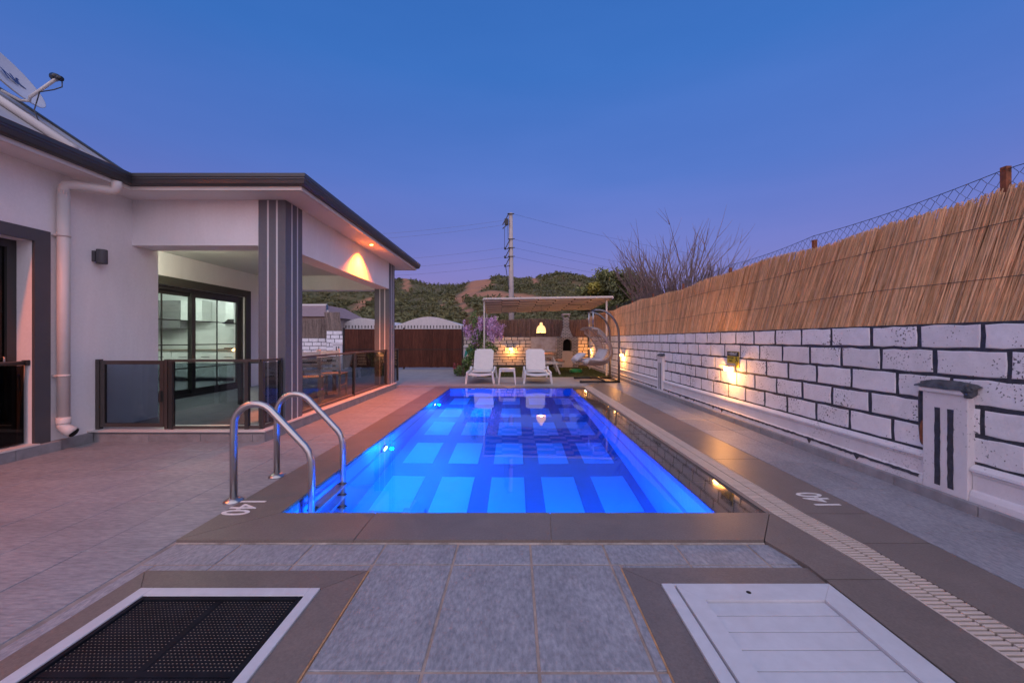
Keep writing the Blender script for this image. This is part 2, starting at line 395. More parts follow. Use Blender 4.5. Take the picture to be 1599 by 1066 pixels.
def lay(x0, x1, y0, y1, z, gx, gy, px, py, material, holes=(), gap=.006):
    ix0 = math.floor((x0-gx)/px); iy0 = math.floor((y0-gy)/py)
    i = ix0
    while gx+i*px < x1:
        j = iy0
        while gy+j*py < y1:
            r = [(max(x0, gx+i*px), min(x1, gx+(i+1)*px), max(y0, gy+j*py), min(y1, gy+(j+1)*py))]
            for h in holes: r = subtract(r, h)
            for (a, b_, c, d) in r:
                if b_-a < .03 or d-c < .03: continue
                me = tile_mesh(b_-a-gap, d-c-gap)
                o = bpy.data.objects.new('tile', me); COL.objects.link(o); o.parent = deck
                if not me.materials: me.materials.append(MATS[material])
                o.location = ((a+b_)/2, (c+d)/2, z+R.uniform(-.0012, .0012))
            j += 1
        i += 1
lay(CX0, 1.546, .05, CY0-.012, -.02, .087, 1.463, .43, .70, 'tile', hatches, .012)
lay(-5.02, CX0-.004, .05, 4.76, -.02, .087, .90, .43, .70, 'tile_left', (), .003)
lay(-3.0, CX0-.004, 4.76, 10.28, -.02, .087, .90, .43, .70, 'tile_left', (), .003)
lay(2.452, 3.135, .3, 10.9, 0, 2.452, 1.1, .42, .70, 'tile', (), .005)
# far paving, turf bed
struct('paving', MB().box(-14, -1.25, 10.285, 20, -.13, -.002).box(-1.25, 3.2, 10.285, 12.75, -.13, -.0025).box(-14, -5.0, 10.285, 10.3, -.13, -.004), 'paving_far')
struct('turf_bed', MB().box(-1.25, 3.2, 12.75, 17.6, -.13, .004), 'turf_base')
mb = MB()
for i in range(26000):
    x, y = R.uniform(-1.2, 3.1), R.uniform(12.78, 17.3); h = R.uniform(.02, .045); t = R.uniform(0, 6.28); w_ = .006
    c, s = math.cos(t)*w_, math.sin(t)*w_
    mb.add([(x-c,y-s,.004),(x+c,y+s,.004),(x+R.uniform(-.02,.02),y+R.uniform(-.02,.02),.004+h)], [(0,1,2)], R.random())
tag(mb.build('turf', 'turf', attr=True), 'short olive green turf in front of the barbecue corner', 'grass', kind='stuff')

# ------------------------------------------------------------------ hills and forest
sil = [(-400,470),(0,455),(300,440),(470,436),(560,436),(600,433),(617,432.5),(631,431),(647,434),(669,440),(714,442),(741,434),(760,433),(779,430),(812,436),(833,434),(851,431),(875,426),(896,428),(920,435),(945,441),(1000,455),(1060,470),(1200,490),(1500,500),(2000,510)]
def silh(px):
    for (a, ya), (b_, yb) in zip(sil, sil[1:]):
        if a <= px <= b_: return ya+(yb-ya)*(px-a)/(b_-a)
    return sil[0][1] if px < sil[0][0] else sil[-1][1]
RY = 300.0
def hz(x, y):
    pk = H+(VY-silh(VX+x*F/RY)-3)*RY/F
    t = (y-75)/(RY-75)
    if t <= 0: s_ = 0
    elif t <= 1: s_ = (t**1.25)*(1+.22*math.sin(t*math.pi)*math.sin(x*.03+1.2))
    else: s_ = 1-.6*(t-1)
    nz = mnoise.fractal(Vector((x*.018, y*.018, .3)), 1.0, 2.0, 4)*6*min(1, max(0, t)*3)*(1-.75*max(0, min(1, (t-.6)/.4)))
    return max(-.3, pk*s_+nz*(.4+.6*(t < 1)))
def dseg(p, a, b_):
    ax, ay = a; bx, by = b_; dx, dy = bx-ax, by-ay; L = dx*dx+dy*dy
    t = max(0, min(1, ((p[0]-ax)*dx+(p[1]-ay)*dy)/L)); return math.hypot(p[0]-ax-t*dx, p[1]-ay-t*dy)
tracks = [([(758,441),(744,446),(732,457),(722,463),(716,468),(722,478),(733,489),(734,498),(727,509)], 6.0),
          ([(757,441),(738,449)], 9), ([(634,437),(636,450)], 5), ([(551,486),(565,475),(578,469)], 4.5), ([(726,458),(766,462),(800,462),(836,466)], 4.5),
          ([(764,458),(790,460)], 5), ([(835,436),(839,443)], 3), ([(868,432),(905,445),(925,450)], 1.3), ([(686,470),(690,476)], 2.5), ([(812,462),(830,465)], 4)]
def soil(x, y, z):
    if y < 20: return 0
    px, py = VX+x*F/y, VY-(z-H)*F/y
    jx = px+2.5*mnoise.noise(Vector((x*.12, y*.12, 4)))*2; best = 0
    for pts, w_ in tracks:
        for a, b_ in zip(pts, pts[1:]):
            d = dseg((jx, py), a, b_)
            best = max(best, min(1, max(0, (w_*1.15-d)/2.0)))
    return best
nx, ny = 260, 120
xs = np.linspace(-430, 420, nx); ys = 70+(np.linspace(0, 1, ny)**1.0)*310
V = []; A = []
for y in ys:
    for x in xs:
        z = hz(x, y); V.append((x, y, z)); A.append(soil(x, y, z))
me = bpy.data.meshes.new('hills')
me.from_pydata(V, [], [(j*nx+i, j*nx+i+1, (j+1)*nx+i+1, (j+1)*nx+i) for j in range(ny-1) for i in range(nx-1)])
at = me.attributes.new('soil', 'FLOAT', 'POINT'); at.data.foreach_set('value', A)
me.polygons.foreach_set('use_smooth', [True]*len(me.polygons))
m = bpy.data.materials.new('hillside'); m.use_nodes = True; N = m.node_tree; b = N.nodes['Principled BSDF']; b.inputs['Roughness'].default_value = .95
a = N.nodes.new('ShaderNodeAttribute'); a.attribute_name = 'soil'; g = N.nodes.new('ShaderNodeNewGeometry')
n = N.nodes.new('ShaderNodeTexNoise'); n.inputs['Scale'].default_value = .25; n.inputs['Detail'].default_value = 8; N.links.new(g.outputs['Position'], n.inputs['Vector'])
r1 = N.nodes.new('ShaderNodeValToRGB'); N.links.new(n.outputs[0], r1.inputs[0]); r1.color_ramp.elements[0].color = (.07, .078, .03, 1); r1.color_ramp.elements[1].color = (.14, .10, .05, 1)
r1.color_ramp.elements[0].position = .35; r1.color_ramp.elements[1].position = .75
r2 = N.nodes.new('ShaderNodeValToRGB'); N.links.new(n.outputs[0], r2.inputs[0]); r2.color_ramp.elements[0].color = (.27, .115, .06, 1); r2.color_ramp.elements[1].color = (.44, .21, .115, 1)
mm = N.nodes.new('ShaderNodeMix'); mm.data_type = 'RGBA'; N.links.new(a.outputs['Fac'], mm.inputs[0]); N.links.new(r1.outputs[0], mm.inputs[6]); N.links.new(r2.outputs[0], mm.inputs[7])
N.links.new(mm.outputs[2], b.inputs['Base Color']); me.materials.append(m)
ho = bpy.data.objects.new('hills', me); COL.objects.link(ho); tag(ho, kind='structure')
mat('forest', (.078, .092, .036), .9, .25, .05, attr='rnd', obj_var=.3, col2=(.135, .13, .055))
mb = MB(); cnt = 0
while cnt < 15000:
    y = R.uniform(90, 312); px = R.uniform(440, 1080) if R.random() < .9 else R.uniform(-300, 1700)
    x = (px-VX)*y/F; z = hz(x, y)
    if soil(x, y, z) > .15 or z < .5: continue
    if mnoise.noise(Vector((x*.03, y*.03, 7))) < -.28 and R.random() < .55: continue
    h = R.uniform(.8, 1.9)*(1.7 if R.random() < .08 else 1); w_ = h*R.uniform(.35, .6); a = R.random()
    for k in range(7):
        t = R.uniform(0, 6.28); rr = w_*R.uniform(.2, 1); zz = z+h*R.uniform(0, .95)*(1.15-rr/w_*.6); q = R.uniform(.35, .7)*w_
        c = Vector((x+rr*math.cos(t), y+rr*math.sin(t), zz))
        vs = [c+Vector((R.gauss(0,1), R.gauss(0,1), R.gauss(0,1)*.8+.2))*q*.8 for _ in range(4)]
        mb.add(vs, [(0,1,2),(0,2,3),(0,3,1),(1,3,2)], min(1, max(0, a*.6+R.uniform(0, .4))))
    cnt += 1
tag(mb.build('forest', 'forest', attr=True), 'dark green maquis scrub and pines covering the hills', 'forest', kind='stuff')

# ================================================================== POOL
pool = thing('swimming_pool', 'long rectangular blue lit swimming pool with dark tile grid on its floor', 'pool', (PX0, PY0, 0))
PD = -1.30
wz = -.012
# shell: floor and walls (inside faces), dark band colour
mb = MB(); mb.box(PX0-.2, PX1+.2, PY0-.2, PY1+.2, PD-.15, PD); mb.build('floor', 'pool_band', pool)
wl = MB(); wl.box(PX0-.2, PX0, PY0-.2, PY1+.2, PD, -.04); wl.build('wall', 'pool_wall', pool)
MB().box(PX1, PX1+.2, PY0-.2, PY1+.2, PD, -.04).build('wall', 'pool_wall', pool)
MB().box(PX0, PX1, PY0-.2, PY0, PD, -.04).build('wall', 'pool_wall', pool)
MB().box(PX0, PX1, PY1, PY1+.2, PD, -.04).build('wall', 'pool_wall', pool)
# dark tile bands on the walls, light panels on the floor
for x0, x1, y0, y1 in ((PX1-.004, PX1+.01, PY0, PY1), (PX0-.01, PX0+.004, PY0, PY1)):
    MB().box(x0, x1, y0, y1, -.62, -.54).build('tile_band', 'pool_band', pool)
    MB().box(x0, x1, y0, y1, -.16, -.045).build('tile_band', 'pool_band', pool)
MB().box(PX0, PX1, PY1-.004, PY1+.01, -.16, -.045).build('tile_band', 'pool_band', pool)
pm = MB().box(-.195, .195, -.405, .405, 0, .006).mesh('floor_panel')
for k in range(5):
    for j in range(6):
        inst('floor_panel', pm, (-1.28+.594*k, 3.18+1.215*j, PD+.0), pool, 'pool_light')
inst('floor_drain', MB().cbox(-.11, .11, -.07, .07, 0, .02, .006).mesh('floor_drain'), (-1.02, 3.98, PD+.006), pool, 'pool_band')
# water
wt = MB(); nxw, nyw = 2, 2
wt.add([(PX0,PY0,wz),(PX1+.004,PY0,wz),(PX1+.004,PY1,wz),(PX0,PY1,wz)], [(0,1,2,3)])
tag(wt.build('water', 'water'), kind='structure')
# coping slabs
def slab(poly, z0, z1, name='coping_slab', material='brown', par=pool):
    return MB().prism(poly, (z0, z1), lambda u, v, t: (u, v, t)).build(name, material, par)
g_ = .003
xs_ = [CX0, -.97, .08, 1.13]        # near coping in pieces, mitred corner left
slab([(CX0, CY0), (-.97-g_, CY0), (-.97-g_, PY0), (PX0, PY0)], -.10, 0)
slab([(-.97+g_, CY0), (.215-g_, CY0), (.24-g_, PY0), (-.97+g_, PY0)], -.10, 0)
slab([(.215+g_, CY0), (1.49, CY0), (1.76, PY0), (.24+g_, PY0)], -.10, 0)
yy = PY0; L_ = [PY0+1.19*i for i in range(6)]+[PY1]
for i, (a, b_) in enumerate(zip(L_, L_[1:])):
    c0 = CX0; pts = [(c0, a+g_), (PX0, a+g_), (PX0, b_-g_), (c0, b_-g_)]
    if i == 0: pts = [(CX0, CY0+.006), (PX0, PY0+.006), (PX0, b_-g_), (CX0, b_-g_)]
    slab(pts, -.10, 0)
xf = [CX0, -.85, .35, 1.41]
for a, b_ in zip(xf, xf[1:]): slab([(a+g_, PY1), (b_-g_, PY1), (b_-g_, CY1), (a+g_, CY1)], -.10, 0)
MB().box(CX0+.006, 1.47, CY0+.006, PY0-.006, -.095, -.007).box(CX0+.006, PX0-.006, PY0+.3, PY1, -.096, -.0075).build('grout', 'grout', pool)
# right: wet overflow slabs sloping to the grate, then grate, then brown slabs
def gx(y):          # left edge of the grate
    return 1.79+(1.74-1.79)*(y-2.75)/7.4 if y > 2.75 else 1.79+.075*min(1, (2.75-y)/.6)
cuts = [2.766, 3.43, 3.95, 4.55, 5.15, 5.75, 6.35, 6.95, 7.55, 8.15, 8.75, 9.35, 9.95]
for a, b_ in zip(cuts, cuts[1:]):
    mb = MB(); n_ = 1
    p = [(PX1+.004, a+.007, -.014), (gx(a)-.006, a+.007, -.030), (gx(b_)-.006, b_-.007, -.030), (PX1+.004, b_-.007, -.014)]
    mb.add(p+[(q[0], q[1], -.10) for q in p], [(0,1,2,3),(4,5,6,7),(0,1,5,4),(1,2,6,5),(2,3,7,6),(3,0,4,7)])
    mb.build('overflow_slab', 'wet_brown', pool)
MB().add([(PX1+.002, PY0, -.0165), (1.79, PY0, -.0325), (1.735, PY1, -.0325), (PX1+.002, PY1, -.0165)], [(0,1,2,3)]).build('grout', 'grout', pool)
# depth markings
for loc, rz in (((-1.955, 2.86, .0012), rad(90)), ((2.28, 2.99, .0012), rad(-90))):
    o = inst('depth_marking', text_mesh('140', .195, .0008), loc, pool, 'marking_white', (0, 0, rz+rad(180)))
    o.scale = (.95, 1.35, 1)
# pool lamps
for y in (4.93, 7.96):
    for sx, px_ in ((1, PX0),):
        o = inst('pool_lamp', MB().lathe([(0, 0), (.07, 0), (.07, .02), (0, .03)], (0,0,0), 20).mesh('pool_lamp'), (px_+.001, y, -.5), pool, 'pool_lamp', (0, rad(90), 0))
        inst('lamp_ring', MB().lathe([(.07, 0), (.11, 0), (.10, .018), (.07, .024), (.07, 0)], (0,0,0), 20).mesh('lamp_ring'), (px_+.001, y, -.5), pool, 'steel', (0, rad(90), 0))
POOLW = 140
for y in (4.93, 7.96):
    light('pool_light', 'POINT', (PX0+.10, y, -.5), POOLW, (.0, .225, 1.0), .02)
for x in (-.9, .7):           # unseen lamps added on the near wall to even out the floor light
    inst('pool_lamp', MB().lathe([(0, 0), (.07, 0), (.07, .02), (0, .03)], (0,0,0), 20).mesh('pool_lamp'), (x, PY0+.001, -.5), pool, 'pool_lamp', (rad(-90), 0, 0))
    light('pool_light', 'POINT', (x, PY0+.10, -.5), POOLW*.5, (.0, .225, 1.0), .02)
# overflow grate
gr = thing('overflow_grate', 'long cream slatted overflow grate running beside the pool', 'drain grate', (1.8, 2.75, -.01))
fr = MB(); yv = [.4, 1.0, 2.15, 2.75, 5, 8, 10.2]
for sx in (0, .205):
    vs = []
    for y in yv: vs += [(gx(y)+sx-.004, y, -.05), (gx(y)+sx+.004, y, -.05), (gx(y)+sx+.004, y, -.002), (gx(y)+sx-.004, y, -.002)]
    fr.add(vs, [(i*4+k, i*4+(k+1)%4, i*4+4+(k+1)%4, i*4+4+k) for i in range(len(yv)-1) for k in range(4)])
fr.build('frame', 'grate_cream', gr)
MB().box(1.72, 2.06, .4, 10.25, -.12, -.06).build('channel', 'dark_void', gr)
vs = []
rb = MB()
for i in range(len(yv)-1):
    for off in (.1,): rb.bar((gx(yv[i])+off, yv[i], -.032), (gx(yv[i+1])+off, yv[i+1], -.032), .010, .03)
rb.build('spine', 'grate_cream', gr)
sm_ = MB().cbox(-.046, .046, -.0075, .0075, -.02, 0, .0015).mesh('slat')
far = MB(); y = .45; i = 0
while y < 10.2:
    for k in (0, 1):
        yy_ = y+(.0135 if k else 0); x = gx(yy_)+.052+k*.101
        if y < 4.2: inst('slat', sm_, (x, yy_, -.003), gr, 'grate_cream')
        else: far.box(x-.046, x+.046, yy_-.0095, yy_+.0095, -.022, -.003)
    y += .027
tag(far.build('slats', 'grate_cream', gr), kind='stuff')
# brown slabs right of the grate, and the band left of it near the camera
rs = bpy.data.objects.new('pool_side_slabs', None); COL.objects.link(rs); rs['org'] = (0,0,0); tag(rs, kind='structure')
Ls = [.4, 1.4, 2.35, 2.75]+[2.75+1.25*i for i in range(1, 7)]+[10.9]
for a, b_ in zip(Ls, Ls[1:]):
    slab([(gx(a)+.21, a+g_), (2.446, a+g_), (2.446, b_-g_), (gx(b_)+.21, b_-g_)], -.10, 0, 'slab', 'brown', rs)
slab([(1.557, .4), (gx(.4)-.006, .4), (gx(1.9)-.006, 2.0-g_), (1.557, 2.0-g_)], -.12, -.003, 'slab', 'brown', rs)
slab([(1.557, 2.0+g_), (gx(2.0)-.006, 2.0+g_), (gx(2.76)-.006, 2.764), (1.764, 2.764), (1.494, CY0-.003), (1.557, 2.13)], -.12, -.003, 'slab', 'brown', rs)
slab([(1.41+.004, PY1+.004), (gx(10)-.006, PY1+.004), (gx(10)-.006, CY1), (1.414, CY1)], -.10, 0, 'slab', 'brown', rs)
slab([(gx(10)+.0, 10.21), (gx(10)+.205, 10.21), (gx(10)+.205, CY1), (gx(10), CY1)], -.10, -.001, 'slab', 'brown', rs)

MB().box(CX0, 1.49, CY0-.011, CY0-.0005, -.06, -.017).build('sealant', 'pale_sealant', pool)
# ladder
ld = thing('pool_ladder', 'polished steel pool ladder with two curved handrails at the left edge', 'ladder', (-2.13, 3.01, 0))
def rail(y):
    pts = [(-2.13, y, -.02), (-2.13, y, .5)]
    for k in range(1, 10):      # bend over the top
        t = k/9*rad(133); pts.append((-2.13+.165*(1-math.cos(t)), y, .55+.165*math.sin(t)))
    x0, z0 = pts[-1][0], pts[-1][2]
    pts += [(-1.64, y, .445), (-1.59, y, .392), (-1.562, y, .35), (-1.545, y, .29), (-1.54, y, .2), (-1.54, y, -1.0)]
    return pts
for y in (3.01, 3.555):
    r_ = MB().tube(rail(y), .0255, 14).build('handrail', 'steel', ld)
    MB().lathe([(.024, .03), (.032, .028), (.062, .012), (.068, .004), (.068, 0), (0, 0)], (-2.13, y, -.0195), 22).build('base_flange', 'steel', ld)
for z in (-.22, -.48, -.74):
    MB().cbox(-1.585, -1.495, 3.03, 3.535, z-.015, z+.012, .006).build('step', 'steel', ld)
    for y in (3.03, 3.535): MB().tube([(-1.54, y-.02, z), (-1.54, y+.02, z)], .04, 10).build('step_clamp', 'black_grate', ld)

# hatches in the foreground
h1 = thing('drain_hatch', 'black perforated floor grate in a white frame, front left of the pool', 'floor hatch', (-1.36, 1.5, -.02))
x0, x1, y0, y1 = hatches[0]; a0, a1, c0, c1 = -1.83, -.949, .98, 1.946; z = -.016
for poly in ([(x0, y1), (a0, c1), (a1, c1), (x1, y1)], [(x0, y0), (a0, c0), (a0, c1-g_), (x0, y1-g_*2)], [(x1, y0), (x1, y1-g_*2), (a1, c1-g_), (a1, c0)], [(x0+g_, y0), (x1-g_, y0), (a1, c0-g_), (a0, c0-g_)]):
    slab(poly, -.12, z, 'border_slab', 'brown', h1)
b0, b1, d0, d1 = -1.765, -1.0, 1.045, 1.885
for (p, q, r, s) in ((a0+g_, b0, c0+g_, c1-g_), (b1, a1-g_, c0+g_, c1-g_), (b0, b1, d1, c1-g_), (b0, b1, c0+g_, d0)):
    MB().cbox(p, q, r, s, -.09, -.008, .004).build('frame', 'hatch_white', h1)
MB().box(b0, b1, d0, d1, -.14, -.10).build('pit', 'dark_void', h1)
# perforated sheet: crossing bars
pf = MB(); n_ = 46
xg = np.linspace(b0+.02, b1-.02, 47); yg = np.linspace(d0+.02, d1-.02, 51)
for x in xg: pf.box(x-.0042, x+.0042, d0+.01, d1-.01, -.03, -.0225)
for y in yg: pf.box(b0+.01, b1-.01, y-.0042, y+.0042, -.029, -.0215)
tag(pf.build('perforated_sheet', 'black_grate', h1), kind='stuff')
for (p, q, r, s) in ((b0+.001, b0+.024, d0, d1), (b1-.024, b1-.001, d0, d1), (b0+.024, b1-.024, d1-.024, d1-.001), (b0+.024, b1-.024, d0+.001, d0+.024)):
    MB().cbox(p, q, r, s, -.06, -.012, .004).build('rim', 'black_grate', h1)
MB().box((b0+b1)/2-.012, (b0+b1)/2+.012, d0+.024, d1-.024, -.055, -.0205).build('rib', 'black_grate', h1)
MB().box(b0+.024, b1-.024, 1.44, 1.464, -.056, -.0195).build('rib', 'black_grate', h1)

MB().box(-.7795, -.772, .85, 2.10, -.05, -.0175).build('sealant', 'sealant', h1)
h2 = thing('plant_room_hatch', 'white panelled plastic floor hatch with brown stone border, front right of the pool', 'floor hatch', (1.1, 1.5, -.02))
x0, x1, y0, y1 = hatches[1]; a0, a1, c0, c1 = .72, 1.553, .95, 1.976
for poly in ([(x0, y1), (a0, c1), (a1, c1), (x1-.002, y1)], [(x0, y0), (a0, c0), (a0, c1-g_), (x0, y1-g_*2)], [(x0+g_, y0), (x1, y0), (a1, c0-g_), (a0, c0-g_)]):
    slab(poly, -.12, z, 'border_slab', 'brown', h2)
MB().box(a0, a1, c0, c1, -.14, -.06).build('pit', 'dark_void', h2)
MB().cbox(a0+.002, .778, c0+.002, c1-.002, -.08, -.006, .003).build('frame', 'hatch_white', h2)
MB().cbox(1.54, a1-.002, c0+.002, c1-.002, -.08, -.006, .003).build('frame', 'hatch_white', h2)
MB().cbox(.778, 1.54, 1.955, c1-.002, -.08, -.0065, .003).build('frame', 'hatch_white', h2)
lf0, lf1, lc0, lc1 = .786, 1.536, 1.0, 1.952
i0, i1, j0, j1 = .875, 1.43, 1.08, 1.840
for poly in ([(lf0, lc1), (i0, j1), (i1, j1), (lf1, lc1)], [(lf0, lc0), (i0, j0), (i0, j1-.001), (lf0, lc1-.0015)], [(lf1, lc0), (lf1, lc1-.0015), (i1, j1-.001), (i1, j0)], [(lf0, lc0-.0015), (lf1, lc0-.0015), (i1, j0-.001), (i0, j0-.001)]):
    slab(poly, -.06, 0.0, 'leaf_frame', 'hatch_white', h2)
y = j1-.004; wds = [.089, .097, .096, .1, .1, .1, .1, .07]
for w_ in wds:
    MB().cbox(i0+.004, i1-.004, y-w_+.005, y, -.05, -.012, .0015).build('panel_board', 'hatch_white', h2); y -= w_
MB().lathe([(0, .0012), (.011, .0012), (.011, 0)], (1.108, 1.893, 0), 14).build('finger_hole', 'dark_void', h2)

MB().box(.559, .5665, .85, 2.12, -.05, -.0175).build('sealant', 'sealant', h2)
# ================================================================== BOUNDARY WALLS
WX = 3.23
def wobble_block(L, h, depth=.02, ch=.006, seed=0):
    rr = random.Random(seed); pts = []
    nE = 4
    j = lambda: rr.uniform(-.006, .006)
    for k in range(nE): pts.append((-L/2+L*k/nE, -h/2+j()))
    for k in range(2): pts.append((L/2+j(), -h/2+h*k/2))
    for k in range(nE): pts.append((L/2-L*k/nE, h/2+j()))
    for k in range(2): pts.append((-L/2+j(), h/2-h*k/2))
    n = len(pts); m_ = MB()
    ins = [(u*(1-2*ch/L), v*(1-2*ch/h)) for u, v in pts]
    vs = [(0, u, v) for u, v in pts]+[(-depth+ch*.7, u, v) for u, v in pts]+[(-depth, u, v) for u, v in ins]
    fs = [(i, (i+1)%n, n+(i+1)%n, n+i) for i in range(n)]+[(n+i, n+(i+1)%n, 2*n+(i+1)%n, 2*n+i) for i in range(n)]+[tuple(range(2*n, 3*n))]
    return m_.add(vs, fs).mesh('block')
bw = thing('boundary_wall', 'long white painted block wall with charcoal joints along the right side', 'wall', (3.3, 9, 0))
MB().box(WX+.0, WX+.2, .3, 17.75, -.13, 1.322).build('core', 'charcoal', bw)
bvar = {}
def block(par, L, h, loc, rz=0, material='block_white', nv=8):
    k = (round(L, 2), round(h, 3), R.randrange(nv), material)
    if k not in bvar: bvar[k] = wobble_block(k[0], k[1], seed=hash(k[:3]) & 0xffff)
    inst('block', bvar[k], loc, par, material, (0, 0, rz))
starts = [2.96, 2.74, 2.94, 2.62, 2.74]
for c in range(5):
    y = starts[c]-.44*6; zc = .33+.2*c+.1
    js = []
    while y < 17.6: js.append(y); y += .44+R.uniform(-.012, .012)*0
    js = [q+R.uniform(-.018, .018) for q in js]
    if c == 4: js = sorted(js+[2.93+.44*1+.0]) if False else js
    for a, b_ in zip(js, js[1:]):
        if b_ < .4: continue
        jw = .031 if a < 5 else .028
        block(bw, min(b_, 17.6)-a-jw, .2-.028-(.008 if c == 4 else 0), (WX+.014, (a+b_)/2, zc-(.006 if c == 4 else 0)))
# plinth below: moulded profile extruded along Y
def plinth(y0, y1):
    prof = [(WX+.1, .33), (WX-.012, .325), (WX-.045, .300), (WX-.047, .283), (WX-.03, .272), (WX-.03, .262), (WX-.022, .25), (WX-.022, .15), (WX-.035, .14), (WX-.047, .11), (WX-.05, .02), (WX+.1, .02)]
    MB().prism(prof, (y0, y1), lambda u, v, t: (u, t, v)).build('plinth', 'plinth_white', bw)
segs = [(.3, 2.795), (3.115, 8.62), (8.93, 14.25), (14.56, 17.6)]
for a, b_ in segs:
    plinth(a, b_)
    pl = MB(); y = a+.03                  # hand-painted dark line with runs
    top = []; bot = []
    while y < b_-.04:
        top.append((y, .138+R.uniform(-.003, .004))); bot.append((y, .120+R.uniform(-.006, .004)-(R.uniform(.02, .035) if R.random() < .05 else 0))); y += .03
    if a > 1:
        n_ = len(top); vs = [(WX-.0455, p, q) for p, q in top]+[(WX-.0525, p, q) for p, q in bot]
        vs2 = [(v[0]+.02, v[1], v[2]) for v in vs]
        pl.add(vs+vs2, [(i, i+1, n_+i+1, n_+i) for i in range(n_-1)]+[(i, i+1, 2*n_+i+1, 2*n_+i) for i in range(n_-1)]+[(n_+i, n_+i+1, 3*n_+i+1, 3*n_+i) for i in range(n_-1)])
        pl.build('paint_line', 'charcoal', bw)
y = .3; skm = MB().cbox(-.022, .022, -.297, .297, 0, .082, .004).mesh('skirting_tile')
while y < 17: inst('skirting_tile', skm, (WX-.077+R.uniform(-.003, .003), y+.3, -.01), bw, 'skirting'); y += .6
def pillar(yc, detail=True):
    p = MB().cbox(WX-.052, WX+.05, yc-.155, yc+.155, .03, .80, .006).build('pillar', 'plinth_white', bw)
    MB().cbox(WX-.068, WX+.05, yc-.18, yc+.18, .80, .835, .01).build('cap', 'plinth_white', p)
    cp = MB(); bm = bmesh.new(); bmesh.ops.create_grid(bm, x_segments=8, y_segments=12, size=1)
    for v in bm.verts:
        ed = max(abs(v.co.x), abs(v.co.y)); n_ = mnoise.noise(Vector((v.co.x*2, v.co.y*2+yc, 0)))
        v.co = Vector((WX-.025+v.co.x*.05, yc+v.co.y*(.20+.03*n_), .836+(1-ed**4)*.03+(v.co.x+1)*.022+n_*.012))
    cp.bm(bm).build('weathered_cap_top', 'pillar_cap', p)
    for dy in (-.045, .045):
        fl = MB(); n_ = 16; L = []; Rr = []
        for k in range(n_+1):
            zz = .11+.58*k/n_; L.append((WX-.0542, yc+dy-.021+R.uniform(-.0025, .0025), zz)); Rr.append((WX-.0542, yc+dy+.021+R.uniform(-.0025, .0025), zz))
        vs = L+Rr; vs += [(v[0]+.03, v[1], v[2]) for v in vs]; q = n_+1
        fl.add(vs, [(i, i+1, q+i+1, q+i) for i in range(n_)]); fl.build('flute', 'charcoal', p)
    return p
for i, yc in enumerate((2.955, 8.775, 14.4)):
    p = pillar(yc)
    if i == 0:
        cr = MB(); bm = bmesh.new(); bmesh.ops.create_icosphere(bm, subdivisions=2, radius=1)
        for v in bm.verts: v.co = Vector((WX-.015+v.co.x*.03, 3.135+v.co.y*.022, .47+v.co.z*.10))+Vector((0, R.uniform(-.006, .006), R.uniform(-.012, .012)))
        cr.bm(bm).build('broken_edge', 'rust', p)
        cr = MB(); bm = bmesh.new(); bmesh.ops.create_icosphere(bm, subdivisions=2, radius=1)
        for v in bm.verts: v.co = Vector((WX-.045+v.co.x*.03, 2.80+v.co.y*.045, .835+v.co.z*.05))*1+Vector((R.uniform(-.008, .008), R.uniform(-.01, .01), R.uniform(-.01, .01)))
        cr.bm(bm).build('broken_edge', 'pillar_cap', p)
        cr = MB(); bm = bmesh.new(); bmesh.ops.create_icosphere(bm, subdivisions=2, radius=1)
        for v in bm.verts: v.co = Vector((WX+.0+v.co.x*.02, 3.16+v.co.y*.03, .62+v.co.z*.28))+Vector((0, R.uniform(-.008, .008), R.uniform(-.012, .012)))
        cr.bm(bm).build('dark_patch', 'charcoal', p)

# reed screens
def reeds(mb, n, p0, p1, z0, z1, lean, depth, axis, rmin=.004, rmax=.0075, ragged=.03):
    for i in range(n):
        t = p0+(p1-p0)*(i+R.random())/n
        ln = lean(t)+R.gauss(0, .035); d = R.uniform(0, depth); r = R.uniform(rmin, rmax)
        za = z0+R.uniform(-.005, .01); zb = z1(t)+R.uniform(-ragged, ragged*.5)
        if R.random() < .12: za, zb = R.uniform(z0, z0+.5), zb+R.uniform(-.02, .015)
        a = R.random()
        hgt = zb-za
        if axis == 'y': A_ = (d, t-ln*(za-z0), za); B_ = (d+R.uniform(-.006, .006), t-ln*(zb-z0), zb)
        else: A_ = (t+ln*(za-z0), d, za); B_ = (t+ln*(zb-z0), d, zb)
        vs = []
        for P, rr in ((A_, r), (B_, r*.75)):
            for k in range(3):
                th = 2.09*k+a*6
                if axis == 'y': vs.append((P[0]+rr*math.cos(th), P[1]+rr*math.sin(th), P[2]))
                else: vs.append((P[0]+rr*math.sin(th), P[1]+rr*math.cos(th), P[2]))
        mb.add(vs, [(0,1,4,3),(1,2,5,4),(2,0,3,5),(3,4,5)], a)
rf = thing('reed_screen', 'long golden brown reed screen above the right hand block wall', 'reed fence', (3.28, 9, 1.32))
mb = MB()
zt = lambda t: 2.205+.035*max(0, min(1, (3.6-t)/1.2))+.022*math.sin(t*1.3)+.015*math.sin(t*3.7)-.02*max(0, (t-8)/9)
lean = lambda t: (.30 if t < 3.2 else .30+.17*min(1, (t-3.2)/1.2))*(1 if t < 7 else max(.12, 1-(t-7)*.15))
tmp = MB(); reeds(tmp, 7600, .35, 18.2, 1.31, zt, lean, .022, 'y', .003, .006)
tmp.v = [(p[0]+WX+.005, p[1], p[2]) for p in tmp.v]
tag(tmp.build('reeds', 'reed', rf, attr=True), kind='stuff')
MB().prism([(.3, 1.34), (17.7, 1.34), (17.7, 2.14), (.3, 2.14)], (WX+.055, WX+.063), lambda u, v, t: (t, u, v)).build('backing', 'reed_back', rf)
